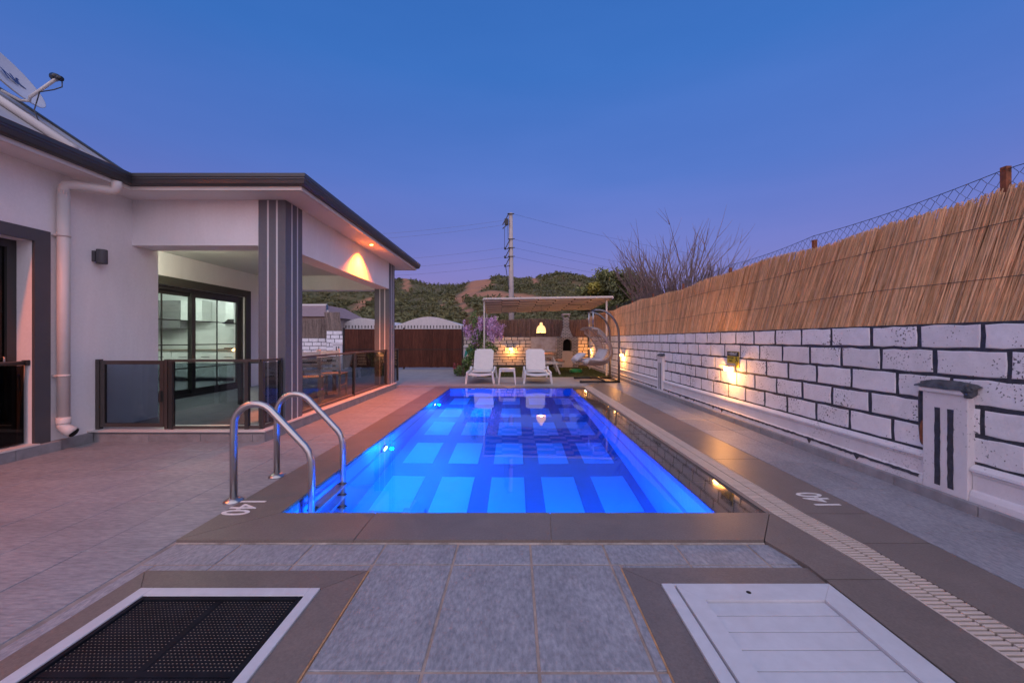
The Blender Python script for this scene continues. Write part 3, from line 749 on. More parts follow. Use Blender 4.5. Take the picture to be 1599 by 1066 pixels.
for z in (1.62, 1.98):
    pts = [(WX-.004+.004*math.sin(y*7), y, z+.012*math.sin(y*2.1)) for y in np.linspace(.4, 17.4, 90)]
    MB().tube(pts, .0022, 4).build('binding_wire', 'wire', rf)
rf2 = thing('reed_screen', 'shadow-darkened brown reed screen above the back wall behind the barbecue', 'reed fence', (.5, 17.66, 1.32))
tmp = MB(); reeds(tmp, 1100, -2.3, 3.25, 1.31, lambda t: 2.10+.03*math.sin(t*2), lambda t: .02, .03, 'x', .005, .009)
tmp.v = [(p[0], p[1]+17.66, p[2]) for p in tmp.v]
tag(tmp.build('reeds', 'reed_in_shadow', rf2, attr=True), kind='stuff')
MB().box(-2.3, 3.2, 17.70, 17.71, 1.34, 2.06).build('backing', 'reed_back', rf2)
# chain link above the right wall
cf = thing('chain_link_fence', 'sagging chain link wire with rusty posts above the reed screen', 'fence', (3.4, 9, 1.3))
px_ = 3.31
def ztop(y):
    k = (y-2.69)/1.72; f_ = k-math.floor(k); return 2.35-.03*4*f_*(1-f_)
for i in range(-1, 9):
    y = 2.69+1.72*i; MB().box(px_-.018, px_+.018, y-.018, y+.018, 1.3, 2.365 if i == 0 else 2.30).build('post', 'rust', cf)
cl = MB(); P_ = .088; y = .5; zb = 2.10; s_ = 0; prev = {}
while y < 17.4:             # each wire zigzags and hooks the next one at every second bend
    pts = []; n_ = 5
    for k in range(n_+1):
        out_ = (k+s_) % 2; yk = y+(P_/2 if out_ else 0)
        if not out_ and k in prev: yj = prev[k]
        else: yj = yk+R.uniform(-.005, .005)
        pts.append((px_+.003*(1 if out_ else -1), yj, zb+(ztop(yk)-zb)*k/n_+.004*math.sin(yk*9+k)))
    prev = {k: pts[k][1] for k in range(n_+1) if (k+s_) % 2}
    cl.tube(pts, .0020, 3, False); y += P_/2; s_ = 1-s_
cl.tube([(px_, q, ztop(q)) for q in np.linspace(.5, 17.4, 160)], .0028, 4, False)
tag(cl.build('wire_mesh', 'wire', cf), kind='stuff')

# back wall
b2 = thing('boundary_wall', 'tan lit back wall of painted bricks behind the loungers', 'wall', (.5, 17.6, 0))
MB().box(-2.35, WX-.001, 17.607, 17.8, -.13, 1.315).build('core', 'charcoal', b2)
def wall_courses(par, x0, x1, zs, Lm, yf, material, jw, holes=()):
    for c, (z0, z1) in enumerate(zip(zs, zs[1:])):
        x = x0-Lm*(.5*(c%2))-R.uniform(0, .05)
        while x < x1:
            L = Lm*R.uniform(.85, 1.1); a, b_ = max(x, x0), min(x+L, x1); x += L
            if b_-a < .06: continue
            block(par, b_-a-jw, z1-z0-jw*.9, ((a+b_)/2, yf+.02, (z0+z1)/2), rad(90), material, 3)
wall_courses(b2, -2.3, 3.2, [.56, .71, .86, 1.01, 1.16, 1.315], .30, 17.60, 'block_tan', .03)
wall_courses(b2, -2.3, 3.2, [.06, .185, .31, .435], .41, 17.60, 'block_tan', .03)
MB().cbox(-2.3, 3.2, 17.585, 17.62, .455, .545, .01).build('ledge', 'block_tan', b2)
p = MB().cbox(-2.3, -2.12, 17.5, 17.62, 0, .85, .01).build('pillar', 'plinth_white', b2)
MB().cbox(-2.34, -2.08, 17.46, 17.62, .85, .93, .01).build('cap', 'plinth_white', p)

# wall left of the gate
b3 = thing('boundary_wall', 'white block wall with black joints left of the wooden gate', 'wall', (-10, 20.5, 0))
MB().box(-13, -9.55, 20.52, 20.7, -.13, 1.27).build('core', 'charcoal', b3)
MB().box(-9.5, -8.62, 20.02, 20.2, -.13, 1.64).build('core', 'charcoal', b3)
wall_courses(b3, -13, -9.6, [.07, .27, .47, .67, .87, 1.07, 1.27], .44, 20.5, 'block_white', .03)
wall_courses(b3, -9.5, -8.62, [.24, .44, .64, .84, 1.04, 1.24, 1.44, 1.64], .44, 20.0, 'block_white', .03)
p = MB().cbox(-9.12, -8.66, 19.9, 20.02, 0, .95, .01).build('pillar', 'plinth_white', b3)
MB().cbox(-9.18, -8.6, 19.86, 20.02, .95, 1.04, .01).build('cap', 'plinth_white', p)
for dx in (-.06, .06): MB().box(-8.89+dx-.025, -8.89+dx+.025, 19.895, 19.91, .2, .85).build('flute', 'charcoal', p)
MB().tube([(-9.56, 20.3, 0), (-9.56, 20.3, 2.7)], .06, 10).build('post', 'concrete_pole', b3)
for x0, x1, yy_, z0, z1, lab, lean_ in ((-13, -9.62, 20.55, 1.27, 2.28, 'grey brown reed screen above the low wall beyond the veranda', 0), (-9.5, -8.75, 20.05, 1.64, 2.58, 'short slanting grey reed screen on the tall wall end by the gate', -.12)):
    t_ = thing('reed_screen', lab, 'reed fence', ((x0+x1)/2, yy_, z0))
    tmp = MB(); reeds(tmp, int(330*(x1-x0)), x0, x1, z0, lambda t: z1, lambda t: lean_, .03, 'x', .005, .009)
    tmp.v = [(p_[0], p_[1]+yy_, p_[2]) for p_ in tmp.v]
    tag(tmp.build('reeds', 'reed_grey', t_, attr=True), kind='stuff')

# gate
gt = thing('wooden_gate', 'dark brown vertical plank sliding gate across the far paving', 'gate', (-4.5, 16.2, 0))
x = -6.95; pw = .138
pk = [MB().cbox(-pw/2+.0008, pw/2-.0008, -.012, .012, .07, 1.62, .004).mesh('plank') for _ in range(1)]
while x < -2.2: inst('plank', pk[0], (x+pw/2, 16.2+R.uniform(-.003, .003), R.uniform(-.006, .006)), gt, 'gate_wood'); x += pw
for z in (.10, .80, 1.60): MB().box(-6.97, -2.16, 16.225, 16.26, z-.03, z+.03).build('rail', 'gate_metal', gt)
MB().box(-6.95, -2.2, 16.18, 16.187, .785, .815).build('strap', 'gate_metal', gt)
for xx in (-6.99, -4.55, -2.16): MB().box(xx-.03, xx+.03, 16.17 if xx != -4.55 else 16.22, 16.27, 0, 1.68).build('gate_post', 'gate_metal', gt)

# ================================================================== HOUSE
HX = -5.1          # pool-side wall plane
hs = thing('house', 'white rendered bungalow with grey gutters and a covered veranda', 'house', (HX, 5, 0))
SZ = 3.05
# pool-side wall with an opening for the left door (Y 2.85..4.2, z .13..2.24)
MB().box(HX-.25, HX, 4.2, 5.685, 0, SZ+.1).build('wall', 'white_wall', hs)
MB().box(HX-.25, HX, -.5, 2.85, 0, SZ+.1).build('wall', 'white_wall', hs)
MB().box(HX-.25, HX, 2.85, 4.2, 2.24, SZ+.1).build('wall', 'white_wall', hs)
MB().box(HX-.25, HX, 2.85, 4.2, 0, .09).build('wall', 'white_wall', hs)
MB().box(-6.2, HX-.25, 5.435, 5.685, 0, SZ+.1).build('wall', 'white_wall', hs)
# veranda door wall, opening Y 6.35..9.12, z .1..2.17
DX = -6.2
for (a, b_, z0, z1) in ((5.685, 6.35, 0, SZ), (9.12, 11.3, 0, SZ), (6.35, 9.12, 2.17, SZ), (6.35, 9.12, -.1, .1)):
    MB().box(DX-.25, DX, a, b_, z0, z1).build('wall', 'white_wall', hs)
# room behind the veranda door
MB().box(-11, DX-.25, 11.05, 11.3, 0, SZ).build('wall', 'kitchen_white', hs)
MB().box(-11.2, -11, 5.4, 11.3, 0, SZ).build('wall', 'kitchen_white', hs)
MB().box(-11, -6.2, 5.40, 5.434, 0, SZ).build('wall', 'kitchen_white', hs)
MB().box(-11, DX-.25, 5.44, 11.05, 0, .1).build('floor', 'paving_far', hs)
MB().box(-11, DX-.25, 5.44, 11.05, 2.7, 2.8).build('ceiling', 'ceiling_white', hs)
# dark room behind the left door
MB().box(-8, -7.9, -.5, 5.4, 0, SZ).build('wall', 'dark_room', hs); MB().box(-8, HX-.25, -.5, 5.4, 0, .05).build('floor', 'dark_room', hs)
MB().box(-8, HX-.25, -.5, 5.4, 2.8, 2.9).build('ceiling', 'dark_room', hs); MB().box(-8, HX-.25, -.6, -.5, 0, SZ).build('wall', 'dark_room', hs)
# skirting tiles along the wall
for a, b_ in ((-.5, .5), (.5, 1.2), (1.2, 1.9), (1.9, 2.6), (2.6, 3.3), (3.3, 4.0), (4.0, 4.4), (4.4, 4.77)):
    MB().cbox(HX, HX+.085 if a < 4.39 else HX+.05, a+.002, b_-.002, -.035, .088, .004).build('skirting_tile', 'skirting', hs)
# left door surround and door
sd = MB(); sd.box(HX, HX+.03, 4.2, 4.345, .089, 2.37); sd.box(HX, HX+.03, 2.70, 2.85, .089, 2.37); sd.box(HX, HX+.03, 2.85, 4.2, 2.24, 2.37)
sd.build('door_surround', 'surround_grey', hs)
MB().box(HX-.25, HX+.09, 2.851, 4.199, .089, .105).build('door_sill', 'white_pvc', hs)
dl = MB(); 
for a, b_, z0, z1 in ((2.85, 2.93, .105, 2.24), (4.12, 4.199, .105, 2.24), (3.48, 3.57, .105, 2.16), (2.93, 4.12, 2.16, 2.24), (2.93, 4.12, .105, .19)): dl.box(HX-.22, HX-.16, a, b_, z0, z1)
d_ = dl.build('door', 'aluminium_dark', hs)
MB().box(HX-.193, HX-.187, 2.93, 4.12, .19, 2.16).build('pane', 'glass_dark', d_)
MB().tube([(HX-.15, 4.05, .9), (HX-.10, 4.05, .9), (HX-.10, 4.05, 1.02), (HX-.15, 4.05, 1.02)], .01, 8).build('handle', 'steel_dark', d_)
# veranda floor slab, beams, ceiling
MB().box(-6.2, -3.0, 4.78, 10.05, -.10, .098).build('veranda_floor', 'skirting', hs)
k = 0
for x in np.arange(-5.0, -3.05, .62):
    MB().cbox(x+.002, min(x+.62, -2.995)-.002, 4.755, 4.779, -.035, .072, .003).build('step_tile', 'skirting', hs)
MB().box(-5.1, -2.98, 4.74, 5.1, .0985, .112).build('step_nosing', 'white_pvc', hs)
MB().box(-3.25, -2.98, 5.1, 10.05, .0985, .112).build('step_nosing', 'white_pvc', hs)
BZ = 2.45
MB().box(HX+.001, -3.405, 5.30, 5.62, BZ, SZ).build('beam', 'white_wall', hs)
MB().box(-3.37, -3.06, 5.701, 9.629, BZ-.03, SZ).build('beam', 'white_wall', hs)
MB().box(-6.2, -3.413, 9.64, 9.95, BZ-.05, SZ).build('beam', 'white_wall', hs)
MB().box(-6.2, -3.37, 5.62, 9.64, 2.74, 2.86).build('ceiling', 'ceiling_white', hs)
# columns with white stripes
for yc in (5.28, 9.63):
    c_ = MB().cbox(-3.41, -3.05, yc, yc+.42, .1, SZ-.001, .006).build('column', 'column_grey', hs)
    for fx in (.36, .69):
        MB().box(-3.41+.36*fx-.011, -3.41+.36*fx+.011, yc-.004, yc+.01, .11, SZ-.002).build('stripe', 'stripe_white', c_)
        MB().box(-3.06, -3.046, yc+.42*fx-.011, yc+.42*fx+.011, .11, SZ-.002).build('stripe', 'stripe_white', c_)
# soffit, gutter, roof
EX, EY, RX = -4.75, 4.92, -2.65
MB().box(HX-.2, EX, -.5, EY, SZ, SZ+.03).box(HX-.2, RX, EY, 5.75, SZ, SZ+.03).box(-3.4, RX, 5.75, 10.6, SZ, SZ+.03).box(-6.3, -3.4, 9.6, 10.6, SZ, SZ+.03).build('soffit', 'white_soffit', hs)
def gutter_run(path, name, prof, material):
    # path: corner list with outward offset directions baked in
    mb = MB(); n = len(prof)
    vs = []
    for (x, y, ox, oy) in path:
        for (u, v) in prof: vs.append((x+ox*u, y+oy*u, v))
    fs = [(i*n+k, i*n+(k+1)%n, (i+1)*n+(k+1)%n, (i+1)*n+k) for i in range(len(path)-1) for k in range(n)]
    fs += [tuple(range(n))[::-1], tuple(range((len(path)-1)*n, len(path)*n))]
    return mb.add(vs, fs).build(name, material, hs)
path = [(EX, -.5, 1, 0), (EX, EY, 1, -1), (RX, EY, 1, -1), (RX, 10.6, 1, 1), (-6.3, 10.6, 0, 1)]
gutter_run(path, 'fascia', [(-.03, SZ-.012), (.012, SZ-.012), (.012, SZ+.035), (-.03, SZ+.035)], 'white_pvc')
gutter_run(path, 'gutter', [(-.02, SZ+.036), (.055, SZ+.036), (.075, SZ+.05), (.085, SZ+.09), (.092, SZ+.10), (.092, SZ+.115), (.10, SZ+.125), (.10, SZ+.165), (.085, SZ+.165), (.08, SZ+.14), (-.02, SZ+.14)], 'gutter')
# veranda roof: low hip, and the steep gabled roof of the main house
vr = MB(); z0 = SZ+.14
vr.add([(RX, EY, z0), (RX, 10.6, z0), (-6.3, 10.6, z0), (-6.3, EY, z0), (-4.4, 6.6, z0+.28), (-4.4, 8.9, z0+.28), (-6.3, 8.9, z0+.28), (-6.3, 6.6, z0+.28)],
       [(0, 4, 7, 3), (0, 1, 5, 4), (1, 2, 6, 5), (4, 5, 6, 7)]); vr.build('roof', 'roof_grey', hs)
sl_ = .667; z1 = SZ+.15; ye = 4.96
def roof_pt(x, y, dz=0): return (x, y, z1+(EX-x)*sl_+dz)
mr = MB(); a = roof_pt(EX+.05, -.5); b_ = roof_pt(EX+.05, ye); c = roof_pt(-9.2, ye); d = roof_pt(-9.2, -.5)
dn = lambda p: (p[0], p[1], p[2]-.05)
mr.add([a, b_, c, d, dn(a), dn(b_), dn(c), dn(d)], [(0,1,2,3),(7,6,5,4),(0,4,5,1),(1,5,6,2),(2,6,7,3),(3,7,4,0)])
rfo = mr.build('roof', 'roof_grey', hs)
MB().prism([(EX-.05, z1-.05), (-9.2, z1-.05), (-9.2, z1+(EX+9.2)*sl_-.06)], (ye-.2, ye-.05), lambda u, v, t: (u, t, v)).build('gable', 'white_wall', hs)
ps = MB()
for y in np.arange(.2, 4.9, .9):
    ps.bar(roof_pt(EX+.04, y, .008), roof_pt(-9.15, y, .008), .03, .018)
ps.build('panel_ribs', 'roof_grey', rfo)
MB().bar(roof_pt(EX+.05, ye-.02, .012), roof_pt(-9.2, ye-.02, .012), .05, .03).build('verge_trim', 'gutter', rfo)
MB().box(EX-.02, EX+.05, -.5, 4.7, SZ+.166, SZ+.19).build('eave_strip', 'rust', rfo)
dp_ = lone('roof_pipe', MB().tube([roof_pt(EX+.02, 4.27, .05), roof_pt(-9, 4.27, .05)], .042, 12), 'white_pvc', 'white plastic pipe running up the grey roof slope', 'pipe')

# veranda sliding door
sd = thing('sliding_door', 'dark framed sliding glass door with thin muntins on the veranda', 'door', (DX, 7.7, .1))
st = MB(); st.box(DX, DX+.03, 9.12, 9.29, .1, 2.32); st.box(DX, DX+.03, 6.18, 6.35, .1, 2.32); st.box(DX, DX+.03, 6.35, 9.12, 2.17, 2.32)
st.build('surround', 'surround_olive', sd)
fm = MB(); 
for a, b_, z0, z1_ in ((6.35, 6.43, .1, 2.17), (9.04, 9.12, .1, 2.17), (6.43, 9.04, 2.10, 2.17), (6.43, 9.04, .1, .16)): fm.box(DX-.16, DX-.04, a, b_, z0, z1_)
fm.build('frame', 'aluminium_dark', sd)
for a, b_, xo in ((6.43, 7.79, -.12), (7.70, 9.04, -.075)):
    lf = MB()
    for p, q, z0, z1_ in ((a, a+.09, .16, 2.10), (b_-.09, b_, .16, 2.10), (a+.09, b_-.09, 2.02, 2.10), (a+.09, b_-.09, .16, .25)): lf.box(DX+xo-.02, DX+xo+.02, p, q, z0, z1_)
    l_ = lf.build('leaf', 'aluminium_dark', sd)
    MB().box(DX+xo-.003, DX+xo+.003, a+.09, b_-.09, .25, 2.02).build('pane', 'glass_clear', l_)
    for z in (.65, 1.10, 1.56): MB().box(DX+xo-.008, DX+xo+.008, a+.09, b_-.09, z-.009, z+.009).build('muntin', 'aluminium_dark', l_)
    MB().box(DX+xo-.009, DX+xo+.009, (a+b_)/2-.009, (a+b_)/2+.009, .25, 2.02).build('muntin', 'aluminium_dark', l_)

# kitchen behind the glass
kb = thing('kitchen_counter', 'white base cabinets with brown worktop seen through the veranda door', 'kitchen counter', (-8.5, 10.7, .1))
MB().box(-10.9, -6.5, 10.5, 11.04, .2, .90).build('carcass', 'kitchen_white', kb)
MB().cbox(-10.95, -6.46, 10.44, 11.045, .902, .94, .006).build('worktop', 'counter', kb)
x = -10.85
while x < -6.9:
    d_ = MB().cbox(x+.008, x+.592, 10.475, 10.499, .22, .88, .005).build('cabinet_door', 'kitchen_white', kb)
    MB().box(x+.2, x+.4, 10.455, 10.474, .74, .752).build('handle', 'steel_dark', d_)
    MB().box(x+.01, x+.59, 10.472, 10.4745, .595, .605).build('groove', 'kitchen_grey', d_); x += .6
ku = thing('wall_cabinets', 'white and grey kitchen wall cabinets above the counter', 'kitchen cabinet', (-8.5, 10.8, 1.5))
x = -10.8
for i, m_ in enumerate(['kitchen_white', 'kitchen_grey', 'kitchen_grey', 'kitchen_white', 'kitchen_white', 'kitchen_white']):
    if i == 4: x += .6
    d_ = MB().cbox(x, x+.58, 10.7, 11.04, 1.50 if i != 3 else 1.7, 2.25, .005).build('cabinet', m_, ku)
    MB().box(x+.03, x+.55, 10.693, 10.7, 1.53 if i != 3 else 1.73, 2.22).build('cabinet_door', m_, d_); x += .6
hd = lone('range_hood', MB().prism([(-7.8, 1.62), (-7.2, 1.62), (-7.35, 1.74), (-7.65, 1.74)], (10.6, 11.03), lambda u, v, t: (u, t, v)).box(-7.6, -7.4, 10.8, 11.03, 1.74, 2.68), 'appliance_black', 'black range hood over the hob inside the kitchen', 'range hood')
lone('hob', MB().cbox(-7.9, -7.2, 10.55, 10.98, .941, .955, .004).cbox(-7.8, -7.65, 10.65, 10.8, .955, .985, .01).cbox(-7.45, -7.3, 10.65, 10.8, .955, .985, .01), 'appliance_black', 'black gas hob on the kitchen worktop', 'hob')
lone('fridge', MB().cbox(-10.2, -9.5, 10.30, 10.43, .12, 1.45, .02).cbox(-10.2, -9.5, 10.30, 10.43, 1.46, 1.95, .02), 'kitchen_grey', 'tall grey fridge at the left of the kitchen', 'fridge')
for i, (x, y) in enumerate(((-7.4, 9.6), (-8.8, 9.4), (-7.0, 7.7), (-9.4, 7.6))):  # third one added by the door to spill light outward
    lone('ceiling_light', MB().lathe([(0, 0), (.06, 0), (.075, .012), (.085, .02)], (x, y, 2.675), 20), 'kitchen_lamp', ['round ceiling light over the hob in the kitchen', 'round ceiling light over the middle of the kitchen counter', 'added ceiling light spilling out just inside the veranda door', 'round ceiling light deep inside the kitchen'][i], 'ceiling light')
    light('kitchen_light', 'POINT', (x, y, 2.58), 24, (.92, 1, .92), .07)

t = thing('ceiling_light', 'small round ceiling light in the veranda corner by the sliding door', 'ceiling light', (-5.5, 6.0, 2.74))
MB().lathe([(0, -.03), (.06, -.028), (.08, -.015), (.085, 0)], (-5.5, 6.0, 2.739), 20).build('diffuser', 'kitchen_lamp', t)
light('veranda_light', 'POINT', (-5.45, 6.05, 2.55), 22, (1, .98, .72), .06)
# glass railings
def railing(name, label, runs, group=None):
    t = thing(name, label, 'railing', (runs[0][0][0], runs[0][0][1], .1), group)
    for (p, q, posts) in runs:
        P, Q = Vector((*p, 0)), Vector((*q, 0)); d = (Q-P); L = d.length; d.normalize(); nrm = Vector((-d.y, d.x, 0))
        MB().bar(P+Vector((0,0,.945)), Q+Vector((0,0,.945)), .045, .028).build('top_rail', 'aluminium_brown', t)
        MB().bar(P+Vector((0,0,.135)), Q+Vector((0,0,.135)), .03, .03).build('bottom_rail', 'aluminium_brown', t)
        for s in posts: 
            c = P+d*s; MB().bar(c+Vector((0,0,.112)), c+Vector((0,0,.93)), .045, .045).build('post', 'aluminium_dark', t)
        ps_ = sorted(posts)
        for a, b_ in zip(ps_, ps_[1:]):
            MB().bar(P+d*(a+.03)+Vector((0,0,.54)), P+d*(b_-.03)+Vector((0,0,.54)), .008, .75).build('glass_panel', 'glass_tint', t)
    return t
railing('glass_railing', 'smoked glass railing along the front and pool side of the veranda', [((-4.215, 4.85), (-3.1, 4.85), (.03, .95)), ((-3.1, 4.85), (-3.1, 5.26), (.02, .40)), ((-3.12, 5.73), (-3.12, 9.62), (.04, 1.95, 3.85)), ((-3.12, 10.07), (-3.12, 10.55), (.02, .46))])
gtx = thing('glass_gate', 'narrow bronze framed smoked glass gate beside the house wall', 'gate', (-4.7, 4.85, .1))
MB().box(-5.09, -5.045, 4.825, 4.875, .112, .96).build('post', 'aluminium_brown', gtx); MB().box(-4.262, -4.225, 4.83, 4.87, .112, .96).build('post', 'aluminium_brown', gtx)
for (a, b_, z0, z1_) in ((-5.04, -4.99, .14, .945), (-4.32, -4.27, .14, .945), (-4.99, -4.32, .90, .945), (-4.99, -4.32, .14, .185)): MB().box(a, b_, 4.833, 4.867, z0, z1_).build('leaf_frame', 'aluminium_brown', gtx)
MB().box(-4.99, -4.32, 4.846, 4.854, .185, .90).build('glass_panel', 'glass_tint', gtx)
MB().box(-4.30, -4.28, 4.80, 4.83, .45, .58).build('lock', 'aluminium_dark', gtx)
fr_ = thing('window_railing', 'smoked glass guard rail across the dark door at the left edge', 'railing', (HX, 3.5, .1))
MB().tube([(HX-.04, 2.86, .955), (HX-.04, 4.19, .955)], .022, 12).build('top_rail', 'aluminium_brown', fr_)
MB().cbox(HX-.07, HX-.01, 4.165, 4.198, .93, .985, .006).build('bracket', 'aluminium_dark', fr_)
MB().box(HX-.045, HX-.035, 2.9, 4.16, .12, .93).build('glass_panel', 'glass_dark', fr_)

# downpipe
dp = thing('downpipe', 'white plastic downpipe with elbows on the house wall', 'downpipe', (HX+.06, 4.42, .1))
ax = HX+.085; yd = 4.42
MB().tube([(EX+.02, 4.72, SZ+.02), (EX+.02, 4.72, SZ-.03), (EX+.01, 4.71, SZ-.075), (EX-.02, 4.70, SZ-.095), (ax+.08, yd+.05, SZ-.125), (ax+.02, yd+.01, SZ-.135), (ax, yd, SZ-.17), (ax, yd, SZ-.25)], .052, 16).build('offset_bend', 'white_pvc', dp)
MB().tube([(ax, yd, SZ-.2), (ax, yd, .30)], .052, 16).build('pipe', 'white_pvc', dp)
MB().tube([(ax, yd, .34), (ax, yd, .28), (ax, yd, .27)], .06, 16).build('socket', 'white_pvc', dp)
MB().tube([(ax, yd, .30), (ax, yd, .24), (ax+.03, yd+.01, .20), (ax+.09, yd+.02, .165)], [.056, .056, .058, .06], 16, True).build('shoe', 'white_pvc', dp)
MB().tube([(ax+.0905, yd+.0205, .1645), (ax+.0915, yd+.0206, .164)], .052, 16).build('mouth', 'dark_void', dp)
for z in (2.35, .80): MB().tube([(ax, yd, z-.012), (ax, yd, z+.012)], .058, 16).box(HX, ax-.03, yd-.045, yd+.045, z-.01, z+.01).build('clip', 'white_pvc', dp)
# wall lamp on the house
wlp = thing('wall_lamp', 'small dark cylindrical wall lamp on the house wall, unlit', 'wall lamp', (HX+.07, 4.84, 2.2))
MB().lathe([(0, -.085), (.05, -.085), (.052, -.08), (.052, .08), (.05, .085), (0, .085)], (HX+.075, 4.84, 2.205), 20).build('shade', 'surround_grey', wlp)
MB().cbox(HX, HX+.04, 4.79, 4.89, 2.14, 2.27, .004).build('backplate', 'surround_grey', wlp)
# soffit spots
for i, (x, y, lab, rx, en) in enumerate(((-2.81, 7.77, 'small recessed orange spot under the side eave of the veranda', 0, 480), (-4.93, 2.6, 'recessed orange spot under the eave above the dark left door', 0, 130))):
    t = thing('recessed_spotlight', lab, 'spotlight', (x, y, SZ))
    MB().lathe([(.034, 0), (.05, 0), (.05, -.006), (.036, -.008), (.034, 0)], (x, y, SZ-.0005), 20).build('ring', 'steel', t)
    MB().lathe([(0, -.003), (.034, -.003)], (x, y, SZ-.001), 16).build('lens', 'lamp_orange', t)
    l = light('spot', 'SPOT', (x, y, SZ-.02), en, (1, .17, .010), .03, (0, 0, 0), spot_size=rad(118 if i == 0 else 155), spot_blend=.75 if i == 0 else 1)
# satellite dish on the roof
sdh = thing('satellite_dish', 'white satellite dish with arm and receiver on the grey roof', 'satellite dish', (-5.85, 4.6, 4.0))
c = Vector((-5.80, 4.55, 4.258)); n_ = Vector((.82, .21, .55)).normalized(); u = Vector((0, 1, 0)); u = (u-n_*u.dot(n_)).normalized(); v = n_.cross(u)
M_ = Matrix((u, v, n_)).transposed().to_4x4(); M_.translation = c
me_ = MB().lathe([(0, -.075), (.1, -.071), (.2, -.056), (.3, -.031), (.38, 0), (.388, .002), (.388, -.006), (.38, -.012), (.3, -.043), (.2, -.068), (.1, -.083), (0, -.087)], (0,0,0), 36)
me_.v = [tuple(M_ @ Vector(p)) for p in me_.v]; me_.build('reflector', 'dish', sdh)
lnb = Vector(((90-VX)*4.45/F, 4.45, H+(VY-122)*4.45/F)); bot = c+(Vector((.263, 0, -.285))-n_*Vector((.263, 0, -.285)).dot(n_)).normalized()*.38
MB().tube([bot-n_*.15+Vector((-.1, 0, .15)), bot-n_*.05, bot+Vector((.05, 0, -.03)), bot+(lnb-bot)*.15+Vector((0,0,-.02)), lnb], .016, 8).build('arm', 'white_pvc', sdh)
MB().tube([lnb+Vector((-.07, .03, .03)), lnb+Vector((.0, 0, .01))], [.045, .03], 12).tube([lnb, lnb+Vector((.06, -.02, -.02))], .028, 10).build('receiver', 'appliance_black', sdh)
MB().tube([lnb+Vector((.05, 0, -.04)), lnb+Vector((.05, .0, -.10)), lnb+Vector((-.04, 0, -.13)), bot+(lnb-bot)*.45+Vector((0,0,-.03)), bot+(lnb-bot)*.28+Vector((0, 0, -.2)), roof_pt(-5.37, 4.5, .01)], .006, 6).build('cable', 'wire', sdh)
MB().tube([c-n_*.09, c-n_*.25, (c.x-.22, c.y+.05, 3.9)], .025, 10).build('mast', 'steel_dark', sdh)
tm = text_mesh('NC', .2, .001); o = link('lettering', tm, 'dish_print', sdh)
up_ = Vector((0,0,1)); up_ = (up_-n_*up_.dot(n_)).normalized(); rt = up_.cross(n_)
Mt = Matrix((rt, up_, n_)).transposed().to_4x4(); Mt.translation = c-n_*.044+rt*.16+up_*.02-Vector(org(sdh)); o.matrix_local = Mt

# veranda furniture
def chair(loc, rz, label, proto=[None]):
    if proto[0] is None:
        parts = []
        parts.append(('seat', MB().cbox(-.21, .21, -.2, .22, .43, .455, .008)))
        for sx in (-.19, .19):
            parts.append(('leg', MB().bar((sx, -.18, 0), (sx, -.18, .43), .035, .035)))
            parts.append(('leg', MB().bar((sx, .2, 0), (sx, .19, .43), .035, .035).bar((sx, .19, .43), (sx, .25, .92), .035, .035)))
        for z in (.55, .65, .75, .86): parts.append(('back_slat', MB().bar((-.19, .19+(z-.43)*.12, z), (.19, .19+(z-.43)*.12, z), .02, .055)))
        parts.append(('stretcher', MB().bar((-.19, -.18, .22), (-.19, .2, .22), .02, .03))); parts.append(('stretcher', MB().bar((.19, -.18, .22), (.19, .2, .22), .02, .03)))
        proto[0] = [(n_, m_.mesh(n_)) for n_, m_ in parts]
    t = thing('chair', label, 'chair', loc, 'white wooden chairs on the veranda', rz)
    for n_, me in proto[0]: link(n_, me, 'white_wood', t)
    return t
chair((-3.62, 7.0, .1), rad(200), 'white slat back chair nearest the column behind the veranda glass')
chair((-3.55, 7.75, .1), rad(185), 'white slat back chair behind the middle of the veranda glass')
tb = thing('dining_table', 'dark green topped dining table on the veranda', 'table', (-4.2, 7.6, .1))
MB().cbox(-4.75, -3.85, 6.7, 8.7, .80, .84, .01).build('table_top', 'table_dark', tb)
for x in (-4.68, -3.92):
    for y in (6.78, 8.62): MB().box(x-.03, x+.03, y-.03, y+.03, .1, .80).build('leg', 'table_dark', tb)

